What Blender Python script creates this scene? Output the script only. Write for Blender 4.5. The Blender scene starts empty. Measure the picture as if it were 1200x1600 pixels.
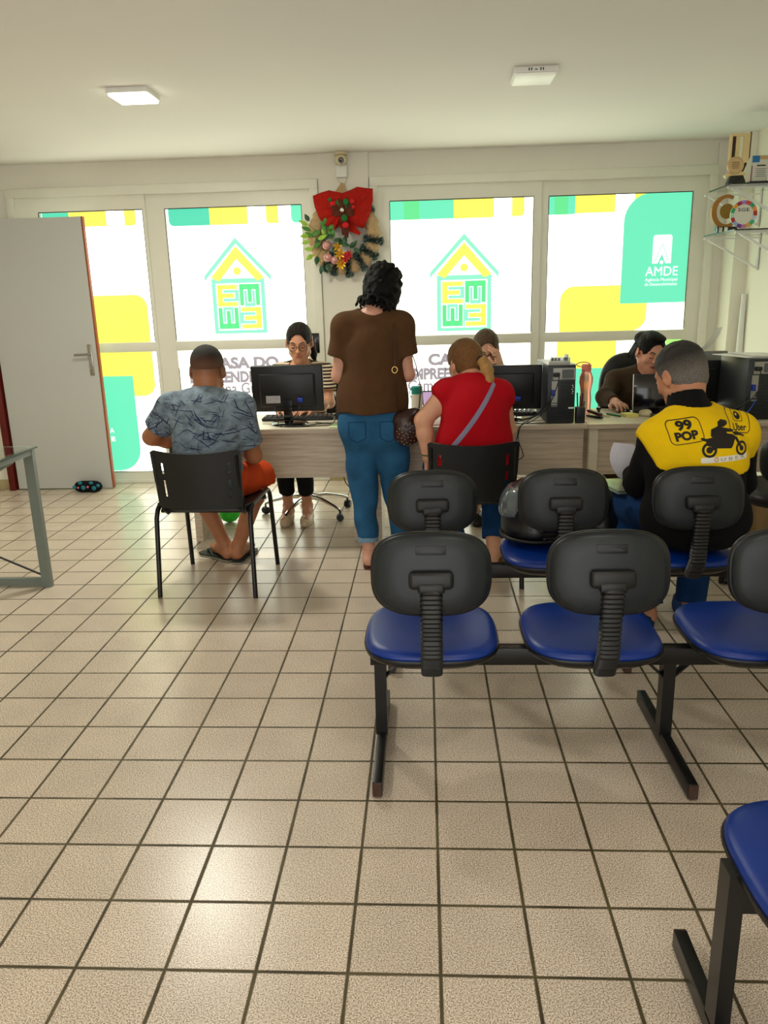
import bpy, bmesh, math, random
import numpy as np
from mathutils import Vector, Matrix, Euler
from mathutils.bvhtree import BVHTree
PI = math.pi
random.seed(7)
SC = bpy.context.scene
COL = SC.collection

# ------------------------------------------------------------------ camera
YAW, PITCH, ROLL, EYE = -0.05649403, 0.26554765, -0.02651877, 1.45
def camera_axes():
    cy, sy, cp, sp = math.cos(YAW), math.sin(YAW), math.cos(PITCH), math.sin(PITCH)
    f = Vector((sy*cp, cy*cp, -sp)); r = Vector((cy, -sy, 0)); u = r.cross(f)
    cr, sr = math.cos(ROLL), math.sin(ROLL)
    return r*cr + u*sr, u*cr - r*sr, f
cr_, cu_, cf_ = camera_axes()
cam_data = bpy.data.cameras.new('camera')
cam_data.sensor_fit = 'VERTICAL'; cam_data.sensor_height = 36.0
cam_data.lens = 1222.7/1600*36.0
cam_data.clip_start = 0.05
cam = bpy.data.objects.new('camera', cam_data); COL.objects.link(cam)
m = Matrix((cr_, cu_, -cf_)).transposed().to_4x4(); m.translation = (0, 0, EYE)
cam.matrix_world = m
SC.camera = cam
# ------------------------------------------------------------------ colour management
SC.view_settings.view_transform = 'Standard'; SC.view_settings.look = 'None'
SC.view_settings.gamma = 1.0; SC.view_settings.use_curve_mapping = False
SC.view_settings.exposure = 0.08
# ------------------------------------------------------------------ world and lights
def lin(c):
    return tuple((x/255/12.92 if x/255 <= 0.04045 else ((x/255+0.055)/1.055)**2.4) for x in c)
world = bpy.data.worlds.new('world'); SC.world = world; world.use_nodes = True
bgn = world.node_tree.nodes['Background']
bgn.inputs['Color'].default_value = (0.95, 1.0, 0.92, 1); bgn.inputs['Strength'].default_value = 0.9
FILM = 3.2            # how bright the daylight makes the white window film
def area_light(name, loc, rot, sx, sy, power, color):
    l = bpy.data.lights.new(name, 'AREA'); l.shape = 'RECTANGLE'; l.size = sx; l.size_y = sy
    l.energy = power; l.color = color
    o = bpy.data.objects.new(name, l); COL.objects.link(o); o.location = loc; o.rotation_euler = rot
    return o
# added fill light behind the camera, as if from an unseen entrance
area_light('rear_fill_light', (-0.6, -2.9, 1.35), (PI/2, 0, 0), 5.0, 2.2, 72, (1.0, 0.98, 0.96))

# ------------------------------------------------------------------ mesh helpers
class MB:
    def __init__(s): s.bm = bmesh.new(); s.mi = 0
    def _new(s, geom):
        for f in geom:
            if isinstance(f, bmesh.types.BMFace): f.material_index = s.mi
    def box(s, c, size, rot=None, bev=0.0, seg=2):
        M = Matrix.Translation(c) @ ((rot.to_matrix().to_4x4()) if isinstance(rot, Euler) else (rot.to_4x4() if rot is not None else Matrix()))
        r = bmesh.ops.create_cube(s.bm, size=1.0)
        bmesh.ops.scale(s.bm, vec=size, verts=r['verts'])
        fs = set(f for v in r['verts'] for f in v.link_faces)
        vs = list(r['verts'])
        if bev > 0:
            es = list(set(e for v in r['verts'] for e in v.link_edges))
            b = bmesh.ops.bevel(s.bm, geom=es, offset=min(bev, min(size)*0.49), segments=seg, affect='EDGES', profile=0.5)
            vs = list(set(v for f in b['faces'] for v in f.verts) | set(v for v in vs if v.is_valid))
            fs = set(f for v in vs for f in v.link_faces)
        bmesh.ops.transform(s.bm, matrix=M, verts=vs)
        s._new(fs); return s
    def rings(s, rings, cap=True, closed=True, loop=False):
        R = [[s.bm.verts.new(p) for p in r] for r in rings]
        n = len(R[0])
        pairs = list(zip(R[:-1], R[1:])) + ([(R[-1], R[0])] if loop else [])
        for a, b in pairs:
            for i in range(n if closed else n-1):
                j = (i+1) % n
                try: f = s.bm.faces.new((a[i], a[j], b[j], b[i])); f.material_index = s.mi
                except ValueError: pass
        if cap and closed and not loop:
            for r in (R[0][::-1], R[-1]):
                f = s.bm.faces.new(r); f.material_index = s.mi
        return s
    def tube(s, pts, r, seg=10, loop=False, up=None, flat=1.0):
        pts = [Vector(p) for p in pts]; n = len(pts)
        rr = list(r) if isinstance(r, (list, tuple)) else [r]*n
        rings = []; prev = None
        for i, p in enumerate(pts):
            if loop: t = (pts[(i+1) % n]-pts[i-1])
            else: t = pts[min(i+1, n-1)]-pts[max(i-1, 0)]
            t = t.normalized() if t.length > 1e-9 else Vector((0, 0, 1))
            if prev is None:
                a = Vector(up) if up else (Vector((0, 0, 1)) if abs(t.z) < 0.9 else Vector((1, 0, 0)))
            else: a = prev
            a = (a - t*a.dot(t)).normalized(); b = t.cross(a); prev = a
            rings.append([p + (a*math.cos(2*PI*k/seg)*flat + b*math.sin(2*PI*k/seg))*rr[i] for k in range(seg)])
        return s.rings(rings, loop=loop)
    def bar(s, pts, w, h, up=(0, 0, 1)):
        """square tube w wide, h high along a path"""
        pts = [Vector(p) for p in pts]; n = len(pts); rings = []
        for i, p in enumerate(pts):
            t = (pts[min(i+1, n-1)]-pts[max(i-1, 0)]).normalized()
            a = Vector(up); a = (a-t*a.dot(t)).normalized(); b = t.cross(a)
            rings.append([p+a*h/2+b*w/2, p+a*h/2-b*w/2, p-a*h/2-b*w/2, p-a*h/2+b*w/2])
        return s.rings(rings)
    def ball(s, c, r, seg=16, rot=None):
        r3 = r if isinstance(r, (tuple, list)) else (r, r, r)
        g = bmesh.ops.create_uvsphere(s.bm, u_segments=seg, v_segments=max(6, seg//2), radius=1.0)
        M = Matrix.Translation(c) @ (rot.to_matrix().to_4x4() if rot is not None else Matrix()) @ Matrix.Diagonal((*r3, 1))
        bmesh.ops.transform(s.bm, matrix=M, verts=g['verts'])
        s._new(set(f for v in g['verts'] for f in v.link_faces)); return s
    def lathe(s, prof, c=(0, 0, 0), seg=24, rot=None):
        Mx = rot.to_matrix() if rot is not None else Matrix.Identity(3)
        rings = [[Vector(c)+Mx @ Vector((r*math.cos(2*PI*k/seg), r*math.sin(2*PI*k/seg), z)) for k in range(seg)] for r, z in prof]
        return s.rings(rings)
    def prism(s, poly, y0, y1):
        """polygon of (x, z) between two depths y"""
        a = [s.bm.verts.new((x, y0, z)) for x, z in poly]; b = [s.bm.verts.new((x, y1, z)) for x, z in poly]
        n = len(poly)
        for f in (a, b[::-1]): s.bm.faces.new(f).material_index = s.mi
        for i in range(n):
            j = (i+1) % n; s.bm.faces.new((a[j], a[i], b[i], b[j])).material_index = s.mi
        return s
    def poly(s, pts):
        s.bm.faces.new([s.bm.verts.new(p) for p in pts]).material_index = s.mi; return s
    def add(s, verts, faces):
        vs = [s.bm.verts.new(v) for v in verts]
        for f in faces:
            try: s.bm.faces.new([vs[i] for i in f]).material_index = s.mi
            except ValueError: pass
        return s

def parent_matrix(p):
    M = Matrix()
    while p is not None:
        M = (Matrix.LocRotScale(p.location, p.rotation_euler, p.scale)) @ M
        p = p.parent
    return M
def put(name, me, mats, parent=None, smooth=45, recalc=True):
    """link a mesh given in world coordinates; a child is moved into its parent's space, a thing gets its origin at its base"""
    ms = mats if isinstance(mats, (list, tuple)) else [mats]
    for x in ms: me.materials.append(x)
    if parent is not None:
        me.transform(parent_matrix(parent).inverted())
    o = bpy.data.objects.new(name, me)
    if parent is not None: o.parent = parent
    else:
        n = len(me.vertices); co = np.empty(n*3); me.vertices.foreach_get('co', co); co = co.reshape(-1, 3)
        lo, hi = co.min(0), co.max(0); c = Vector(((lo[0]+hi[0])/2, (lo[1]+hi[1])/2, lo[2]))
        me.transform(Matrix.Translation(-c)); o.location = c
    if smooth:
        me.polygons.foreach_set('use_smooth', [True]*len(me.polygons))
        if smooth < 180: me.set_sharp_from_angle(angle=math.radians(smooth))
    COL.objects.link(o); return o
def part(name, mb, mats, parent=None, smooth=45, recalc=True):
    if recalc: bmesh.ops.recalc_face_normals(mb.bm, faces=mb.bm.faces)
    me = bpy.data.meshes.new(name); mb.bm.to_mesh(me); mb.bm.free()
    return put(name, me, mats, parent, smooth)
def tag(o, label=None, cat=None, group=None, kind=None):
    if label: o['label'] = label
    if cat: o['category'] = cat
    if group: o['group'] = group
    if kind: o['kind'] = kind
    return o
def struct(o): o['kind'] = 'structure'; return o
def thing(name, label, cat, loc=(0, 0, 0), rz=0.0, group=None):
    o = bpy.data.objects.new(name, None); COL.objects.link(o); o.empty_display_size = 0.1
    o.location = loc; o.rotation_euler = (0, 0, rz)
    return tag(o, label, cat, group)
def dup(root, loc, rz=0.0, label=None, group=None):
    def rec(o, p):
        c = o.copy(); COL.objects.link(c)
        if p is not None: c.parent = p
        for ch in list(o.children): rec(ch, c)
        return c
    r = rec(root, None); r.location = loc; r.rotation_euler = (0, 0, rz)
    if label: r['label'] = label
    if group: r['group'] = group
    return r
def sq_outline(w, d, e=3.0, n=40):
    """super-ellipse outline, points (x, y)"""
    out = []
    for k in range(n):
        t = 2*PI*k/n; c, s_ = math.cos(t), math.sin(t)
        out.append((w/2*math.copysign(abs(c)**(2/e), c), d/2*math.copysign(abs(s_)**(2/e), s_)))
    return out

# ------------------------------------------------------------------ materials
MATS = {}
def mat(name, rgb, rough=0.5, metal=0.0, vary=0.0, vscale=8.0, bump=0.0, bscale=200.0, spec=0.5, coat=0.0,
        alpha=1.0, trans=0.0, emit=None, estr=0.0, attr=False, sheen=0.0, stretch=(1, 1, 1), sub=0.0, ior=1.45):
    if name in MATS: return MATS[name]
    M = bpy.data.materials.new(name); M.use_nodes = True; nt = M.node_tree; N = nt.nodes; Lk = nt.links
    b = N['Principled BSDF']; c = lin(rgb)
    b.inputs['Base Color'].default_value = (*c, 1); b.inputs['Roughness'].default_value = rough
    b.inputs['Metallic'].default_value = metal; b.inputs['Specular IOR Level'].default_value = spec
    b.inputs['Coat Weight'].default_value = coat; b.inputs['Alpha'].default_value = alpha
    b.inputs['Transmission Weight'].default_value = trans; b.inputs['IOR'].default_value = ior
    b.inputs['Sheen Weight'].default_value = sheen; b.inputs['Subsurface Weight'].default_value = sub
    if sub: b.inputs['Subsurface Radius'].default_value = (0.012, 0.005, 0.003)
    if emit:
        b.inputs['Emission Color'].default_value = (*lin(emit), 1); b.inputs['Emission Strength'].default_value = estr
    tc = N.new('ShaderNodeTexCoord'); mp = N.new('ShaderNodeMapping'); mp.inputs['Scale'].default_value = stretch
    Lk.new(tc.outputs['Object'], mp.inputs['Vector'])
    col = None
    if attr:
        a = N.new('ShaderNodeAttribute'); a.attribute_name = 'Col'; col = a.outputs['Color']
    if vary > 0:
        no = N.new('ShaderNodeTexNoise'); no.inputs['Scale'].default_value = vscale; no.inputs['Detail'].default_value = 5
        Lk.new(mp.outputs[0], no.inputs['Vector'])
        hs = N.new('ShaderNodeMapRange'); hs.inputs['From Min'].default_value = 0.25; hs.inputs['From Max'].default_value = 0.75
        hs.inputs['To Min'].default_value = 1-vary; hs.inputs['To Max'].default_value = 1+vary
        Lk.new(no.outputs['Fac'], hs.inputs['Value'])
        mx = N.new('ShaderNodeVectorMath'); mx.operation = 'SCALE'
        if col is not None: Lk.new(col, mx.inputs[0])
        else: mx.inputs[0].default_value = c
        Lk.new(hs.outputs[0], mx.inputs['Scale']); col = mx.outputs[0]
    if col is not None: Lk.new(col, b.inputs['Base Color'])
    if bump > 0:
        no = N.new('ShaderNodeTexNoise'); no.inputs['Scale'].default_value = bscale; no.inputs['Detail'].default_value = 3
        Lk.new(mp.outputs[0], no.inputs['Vector'])
        bp = N.new('ShaderNodeBump'); bp.inputs['Strength'].default_value = bump; bp.inputs['Distance'].default_value = 0.004
        Lk.new(no.outputs['Fac'], bp.inputs['Height']); Lk.new(bp.outputs[0], b.inputs['Normal'])
    MATS[name] = M; return M

M_wall = mat('wall_paint', (236, 232, 216), 0.8, vary=0.03, vscale=2, bump=0.08, bscale=60)
M_beam = mat('beam_paint', (228, 224, 212), 0.8, vary=0.03, vscale=2, bump=0.08, bscale=60)
M_ceil = mat('ceiling_paint', (234, 231, 226), 0.9, vary=0.02, vscale=1.2)
M_pvc = mat('white_window_frame', (226, 224, 210), 0.35, vary=0.03, vscale=6)
M_seal = mat('black_seal', (25, 25, 25), 0.6)
M_doorw = mat('white_laminate_door', (190, 191, 186), 0.35, vary=0.02, vscale=1.5)
M_doore = mat('orange_door_edge', (150, 78, 46), 0.6, vary=0.15, vscale=10)
M_redw = mat('dark_red_jamb', (96, 12, 8), 0.4, vary=0.1)
M_steel = mat('brushed_steel', (170, 165, 155), 0.3, 1.0)
M_chrome = mat('chrome', (225, 225, 225), 0.12, 1.0)
M_blk = mat('black_plastic', (16, 17, 18), 0.42, vary=0.1, vscale=20, bump=0.05, bscale=400)
M_blkg = mat('glossy_black_plastic', (12, 12, 13), 0.12, coat=0.3)
M_shell = mat('dark_grey_shell', (19, 25, 29), 0.40, vary=0.12, vscale=12, bump=0.12, bscale=350)
M_metal = mat('black_painted_steel', (13, 13, 13), 0.35, vary=0.15, vscale=15)
M_rust = mat('worn_brown_steel', (66, 44, 34), 0.6, vary=0.3, vscale=60)
M_blue = mat('blue_vinyl', (0, 44, 128), 0.33, vary=0.12, vscale=6, bump=0.12, bscale=600, spec=0.5)
M_pipe = mat('black_piping', (14, 14, 16), 0.35)
M_gmetal = mat('grey_painted_steel', (112, 120, 112), 0.4, vary=0.06)
M_glass = mat('clear_glass', (225, 240, 232), 0.03, trans=1.0, ior=1.45)
M_gedge = mat('green_glass_edge', (60, 80, 70), 0.2, vary=0.05)
M_white = mat('white_plastic', (228, 228, 222), 0.4, vary=0.02)
M_cream = mat('cream_plastic', (218, 206, 170), 0.4, vary=0.03)
M_paper = mat('white_paper', (235, 234, 228), 0.8, vary=0.02)
M_card = mat('brown_cardboard', (150, 120, 78), 0.85, vary=0.08, vscale=14)
M_gold = mat('gold_metal', (214, 178, 104), 0.25, 0.9, vary=0.05)
M_ltgold = mat('pale_gold', (222, 200, 150), 0.35, 0.5, vary=0.05)
M_cable = mat('black_cable', (16, 16, 16), 0.5)
M_lens = mat('dark_lens', (8, 8, 10), 0.05, coat=0.5)
def fabric(name, rgb, vary=0.12, vs=25, rough=0.9, bump=0.25, bs=500, **k): return mat(name, rgb, rough, 0, vary, vs, bump, bs, spec=0.2, **k)

def wood_material():
    M = bpy.data.materials.new('pale_grey_oak_laminate'); M.use_nodes = True; nt = M.node_tree; N = nt.nodes; Lk = nt.links
    b = N['Principled BSDF']; b.inputs['Roughness'].default_value = 0.42
    tc = N.new('ShaderNodeTexCoord'); mp = N.new('ShaderNodeMapping'); mp.inputs['Scale'].default_value = (2.2, 14, 42)
    no = N.new('ShaderNodeTexNoise'); no.inputs['Scale'].default_value = 1.6; no.inputs['Detail'].default_value = 8; no.inputs['Roughness'].default_value = 0.65
    no.inputs['Distortion'].default_value = 0.4
    cr = N.new('ShaderNodeValToRGB'); e = cr.color_ramp.elements
    e[0].position = 0.3; e[0].color = (*lin((170, 152, 130)), 1); e[1].position = 0.68; e[1].color = (*lin((214, 200, 178)), 1)
    Lk.new(tc.outputs['Object'], mp.inputs[0]); Lk.new(mp.outputs[0], no.inputs['Vector']); Lk.new(no.outputs['Fac'], cr.inputs[0]); Lk.new(cr.outputs[0], b.inputs['Base Color'])
    return M
M_oak = wood_material()
M_oaktop = mat('pale_desk_top', (218, 208, 186), 0.32, vary=0.06, vscale=5, stretch=(1, 8, 8))
# ================================================================== THE ROOM
CEIL, WALL_Y, TILE, TX0, TY0 = 2.52, 6.42, 0.20749, 0.01957, 2.0303
def floor_material():
    M = bpy.data.materials.new('beige_granular_floor_tiles'); M.use_nodes = True; nt = M.node_tree; N = nt.nodes; Lk = nt.links
    b = N['Principled BSDF']
    def math_(op, a, bb=None):
        n = N.new('ShaderNodeMath'); n.operation = op
        for i, v in enumerate((a, bb)):
            if v is None: continue
            if isinstance(v, (int, float)): n.inputs[i].default_value = v
            else: Lk.new(v, n.inputs[i])
        return n.outputs[0]
    g = N.new('ShaderNodeNewGeometry'); sep = N.new('ShaderNodeSeparateXYZ'); Lk.new(g.outputs['Position'], sep.inputs[0])
    wob = N.new('ShaderNodeTexNoise'); wob.inputs['Scale'].default_value = 14; Lk.new(g.outputs['Position'], wob.inputs['Vector'])
    w = math_('MULTIPLY', math_('SUBTRACT', wob.outputs['Fac'], 0.5), 0.012)
    def cell(axis, off):
        u = math_('DIVIDE', math_('SUBTRACT', sep.outputs[axis], off), TILE)
        fr = math_('FRACT', u); return math_('FLOOR', u), math_('ABSOLUTE', math_('SUBTRACT', fr, 0.5))
    ix, dx = cell('X', TX0); iy, dy = cell('Y', TY0)
    edge = math_('ADD', math_('MAXIMUM', dx, dy), w)                 # 0.5 on the joint
    mr = N.new('ShaderNodeMapRange'); mr.inputs['From Min'].default_value = 0.474; mr.inputs['From Max'].default_value = 0.486
    Lk.new(edge, mr.inputs['Value']); grout = mr.outputs[0]
    # every tile its own tone
    wn = N.new('ShaderNodeTexWhiteNoise'); cx = N.new('ShaderNodeCombineXYZ'); Lk.new(ix, cx.inputs[0]); Lk.new(iy, cx.inputs[1]); Lk.new(cx.outputs[0], wn.inputs['Vector'])
    grain = N.new('ShaderNodeTexNoise'); grain.inputs['Scale'].default_value = 300; grain.inputs['Detail'].default_value = 2; Lk.new(g.outputs['Position'], grain.inputs['Vector'])
    cr = N.new('ShaderNodeValToRGB'); e = cr.color_ramp.elements
    e[0].position = 0.36; e[0].color = (*lin((140, 122, 106)), 1); e[1].position = 0.60; e[1].color = (*lin((240, 224, 204)), 1)
    Lk.new(grain.outputs['Fac'], cr.inputs[0])
    blot = N.new('ShaderNodeTexNoise'); blot.inputs['Scale'].default_value = 7; blot.inputs['Detail'].default_value = 5; Lk.new(g.outputs['Position'], blot.inputs['Vector'])
    tone = math_('ADD', math_('ADD', 0.80, math_('MULTIPLY', wn.outputs['Value'], 0.10)), math_('MULTIPLY', blot.outputs['Fac'], 0.26))
    sc = N.new('ShaderNodeVectorMath'); sc.operation = 'SCALE'; Lk.new(cr.outputs[0], sc.inputs[0]); Lk.new(tone, sc.inputs['Scale'])
    mix = N.new('ShaderNodeMix'); mix.data_type = 'RGBA'; Lk.new(grout, mix.inputs['Factor']); Lk.new(sc.outputs[0], mix.inputs['A'])
    gn = N.new('ShaderNodeTexNoise'); gn.inputs['Scale'].default_value = 5; Lk.new(g.outputs['Position'], gn.inputs['Vector'])
    gr = N.new('ShaderNodeValToRGB'); gr.color_ramp.elements[0].color = (*lin((52, 42, 18)), 1); gr.color_ramp.elements[1].color = (*lin((98, 86, 50)), 1)
    gr.color_ramp.elements[0].position = 0.35; gr.color_ramp.elements[1].position = 0.75
    Lk.new(gn.outputs['Fac'], gr.inputs[0]); Lk.new(gr.outputs[0], mix.inputs['B']); Lk.new(mix.outputs['Result'], b.inputs['Base Color'])
    rg = math_('ADD', 0.24, math_('MULTIPLY', grout, 0.35)); Lk.new(rg, b.inputs['Roughness'])
    b.inputs['Specular IOR Level'].default_value = 0.5
    hgt = math_('ADD', math_('MULTIPLY', grout, -1.0), math_('MULTIPLY', grain.outputs['Fac'], 0.16))
    bp = N.new('ShaderNodeBump'); bp.inputs['Strength'].default_value = 0.55; bp.inputs['Distance'].default_value = 0.003
    Lk.new(hgt, bp.inputs['Height']); Lk.new(bp.outputs[0], b.inputs['Normal'])
    return M
RX = 2.36; LX = -4.3; BY = -3.0
struct(part('floor', MB().box(((LX+RX)/2, (BY+WALL_Y)/2, -0.05), (RX-LX+0.4, WALL_Y-BY+0.4, 0.1)), floor_material(), smooth=0))
struct(part('ceiling', MB().box(((LX+RX)/2, (BY+WALL_Y)/2, CEIL+0.05), (RX-LX+0.4, WALL_Y-BY+0.4, 0.1)), M_ceil, smooth=0))
struct(part('wall_right', MB().box((RX+0.075, (BY+6.13)/2, CEIL/2), (0.15, 6.13-BY, CEIL)).box((2.26+0.125, 6.275, CEIL/2), (0.25, 0.292, CEIL)), M_wall, smooth=0))
struct(part('wall_left', MB().box((LX-0.075, (BY+WALL_Y)/2, CEIL/2), (0.15, WALL_Y-BY, CEIL)), M_wall, smooth=0))
b = MB()                                                             # back wall: lintel, pillar, left pier, reveal
b.box(((-3.45+2.26)/2, WALL_Y+0.07, (2.345+CEIL)/2), (2.26+3.45, 0.2, CEIL-2.345))
b.box((-0.605, WALL_Y+0.02, CEIL/2), (0.385, 0.14, CEIL))
b.box((-3.95, WALL_Y+0.02, CEIL/2), (1.0, 0.3, CEIL)); b.box((2.225, WALL_Y+0.035, CEIL/2-.02), (0.085, 0.16, CEIL)); b.box((-3.345, WALL_Y+0.06, CEIL/2-.02), (0.24, 0.16, CEIL))
struct(part('wall_back', b, M_beam, smooth=0))
struct(part('wall_left_return', MB().box((-3.87, 6.24, CEIL/2), (0.86, 0.08, CEIL)), M_wall, smooth=0))
struct(part('baseboard_left', MB().box((-3.87, 6.192, 0.04), (0.86, 0.02, 0.08)), mat('baseboard_tile', (176, 160, 118), 0.4, vary=0.1), smooth=0))
struct(part('baseboard_pillar', MB().box((-0.605, 6.355, 0.045), (0.385, 0.02, 0.09)), MATS['baseboard_tile'], smooth=0))
struct(part('wall_front', MB().box((LX+0.4, BY-0.05, CEIL/2), (0.9, 0.1, CEIL)).box((RX-0.2, BY-0.05, CEIL/2), (0.5, 0.1, CEIL)), M_wall, smooth=0))

# ---- printed film: what daylight makes of each ink
def film(name, rgb, k=1.0):
    M = bpy.data.materials.new(name); M.use_nodes = True; b = M.node_tree.nodes['Principled BSDF']
    b.inputs['Base Color'].default_value = (*[0.3*x for x in lin(rgb)], 1); b.inputs['Roughness'].default_value = 0.5
    b.inputs['Emission Color'].default_value = (*lin(rgb), 1); b.inputs['Emission Strength'].default_value = k
    return M
F_white = film('backlit_white_film', (252, 255, 236), FILM)
F_yel = film('backlit_yellow_film', (255, 246, 92), 1.15)
F_yel2 = film('backlit_pale_yellow_film', (250, 238, 96), 1.0)
F_teal = film('backlit_teal_film', (104, 224, 180), 1.0)
F_teal2 = film('backlit_deep_teal_film', (80, 206, 170), 1.0)
F_grn = film('backlit_green_film', (98, 220, 140), 1.0)
F_mint = film('backlit_mint_film', (140, 252, 196), 1.0)
F_lime = film('backlit_lime_film', (170, 250, 120), 1.0)
F_grey = film('backlit_grey_film', (158, 150, 154), 1.0)
F_lgrey = film('backlit_light_grey_film', (196, 190, 194), 1.0)
F_wht2 = film('backlit_white_ink', (255, 255, 252), 1.2)

def text2d(s, size, off=0.0, shear=0.0, space=1.0, align='LEFT'):
    cu = bpy.data.curves.new('t', 'FONT'); cu.body = s; cu.size = size; cu.offset = off; cu.shear = shear
    cu.space_character = space; cu.align_x = align; cu.resolution_u = 4
    o = bpy.data.objects.new('t', cu); me = bpy.data.meshes.new_from_object(o)
    vs = [(v.co.x, v.co.y) for v in me.vertices]; fs = [tuple(p.vertices) for p in me.polygons]
    bpy.data.objects.remove(o); bpy.data.curves.remove(cu); bpy.data.meshes.remove(me)
    return vs, fs
def wall_text(mb, s, x, z, size, y, off=0.0, fit=None, **k):
    """lettering facing the room (towards -Y) whose baseline starts at x, z; fit = wished width"""
    vs, fs = text2d(s, size, off, **k)
    w = max(v[0] for v in vs)-min(v[0] for v in vs); sx = (fit/w) if fit else 1.0; x0 = min(v[0] for v in vs)
    mb.add([(x+(v[0]-x0)*sx, y, z+v[1]) for v in vs], fs); return mb
def rrect(x0, z0, x1, z1, r, corners='abcd', n=8):
    """rounded corners: a lower left, b lower right, c upper right, d upper left"""
    out = []
    for key, cx, cz, a0 in (('a', x0, z0, PI), ('b', x1, z0, 1.5*PI), ('c', x1, z1, 0), ('d', x0, z1, 0.5*PI)):
        if key in corners:
            mx = x0+r if key in 'ad' else x1-r; mz = z0+r if key in 'ab' else z1-r
            out += [(mx+r*math.cos(a0+i*PI/2/n), mz+r*math.sin(a0+i*PI/2/n)) for i in range(n+1)]
        else: out.append((cx, cz))
    return out
class Print:
    """inks laid on one pane; each ink sheet is one flat mesh 1 mm apart"""
    def __init__(s, pane): s.pane = pane; s.k = 0
    def shape(s, name, polys, m):
        s.k += 1; y = WALL_Y-0.0006*s.k-0.001; mb = MB()
        for p in polys: mb.poly([(x, y, z) for x, z in p])
        return part(name, mb, m, s.pane, smooth=0, recalc=False)
    def text(s, name, items, m):
        s.k += 1; y = WALL_Y-0.0006*s.k-0.001; mb = MB()
        for it in items: wall_text(mb, it[0], it[1], it[2], it[3], y, it[4], fit=it[5] if len(it) > 5 else None, shear=it[6] if len(it) > 6 else 0.0)
        return part(name, mb, m, s.pane, smooth=0, recalc=False)
R_ = lambda a, b_, c, d: [(a, b_), (c, b_), (c, d), (a, d)]

def window(n, x0, x1, stiles, panes):
    """sliding glazed front: outer frame, sashes with mitred rails, panes with printed film"""
    w = bpy.data.objects.new('window_%d' % n, None); COL.objects.link(w); w.location = ((x0+x1)/2, WALL_Y, 0); struct(w)
    f = MB(); yf = WALL_Y-0.045
    f.box(((x0+x1)/2, WALL_Y-0.01, 2.31), (x1-x0, 0.13, 0.07), bev=0.006); f.box(((x0+x1)/2, WALL_Y-0.01, 0.015), (x1-x0, 0.13, 0.03), bev=0.004)
    for x in (x0+0.03, x1-0.03): f.box((x, WALL_Y-0.01, 1.16), (0.06, 0.129, 2.24), bev=0.006)
    part('window_frame', f, M_pvc, w)
    for i, (sx0, sx1, px0, px1) in enumerate(stiles):
        y = WALL_Y-0.012+(0.0 if i % 2 else -0.018)
        s = MB(); t = 0.05
        za, zb = 0.03, 2.275
        # mitred rails
        s.prism([(sx0, zb), (sx1, zb), (px1, 2.168), (px0, 2.168)], y-t/2, y+t/2)
        s.prism([(sx0, za), (px0, 0.095), (px1, 0.095), (sx1, za)], y-t/2, y+t/2)
        s.prism([(sx0, za), (sx0, zb), (px0, 2.168), (px0, 0.095)], y-t/2, y+t/2)
        s.prism([(px1, 0.095), (px1, 2.168), (sx1, zb), (sx1, za)], y-t/2, y+t/2)
        s.box(((px0+px1)/2, y-0.004, 1.125), (px1-px0+0.03, t, 0.078), bev=0.01)
        o = part('sash', s, M_pvc, w, smooth=30)
        g = MB()
        for (a, bq, c, d) in ((px0, 2.165, px1, 2.171), (px0-0.002, 1.17, px0+0.003, 2.165), (px1-0.003, 1.17, px1+0.001, 2.165), (px0, 0.093, px1, 0.097), (px0-0.002, 0.1, px0+0.002, 0.95)):
            g.box(((a+c)/2, y-t/2+0.002, (bq+d)/2), (c-a, 0.006, d-bq))
        part('gasket', g, M_seal, o, smooth=0)
        g = MB()
        for za_, zb_ in ((1.155, 2.18), (0.085, 1.095)): g.box(((px0+px1)/2, WALL_Y+0.004, (za_+zb_)/2), (px1-px0+0.02, 0.008, zb_-za_))
        p = part('pane', g, F_white, w, smooth=0)
        panes(i, Print(p))
    return w
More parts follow.
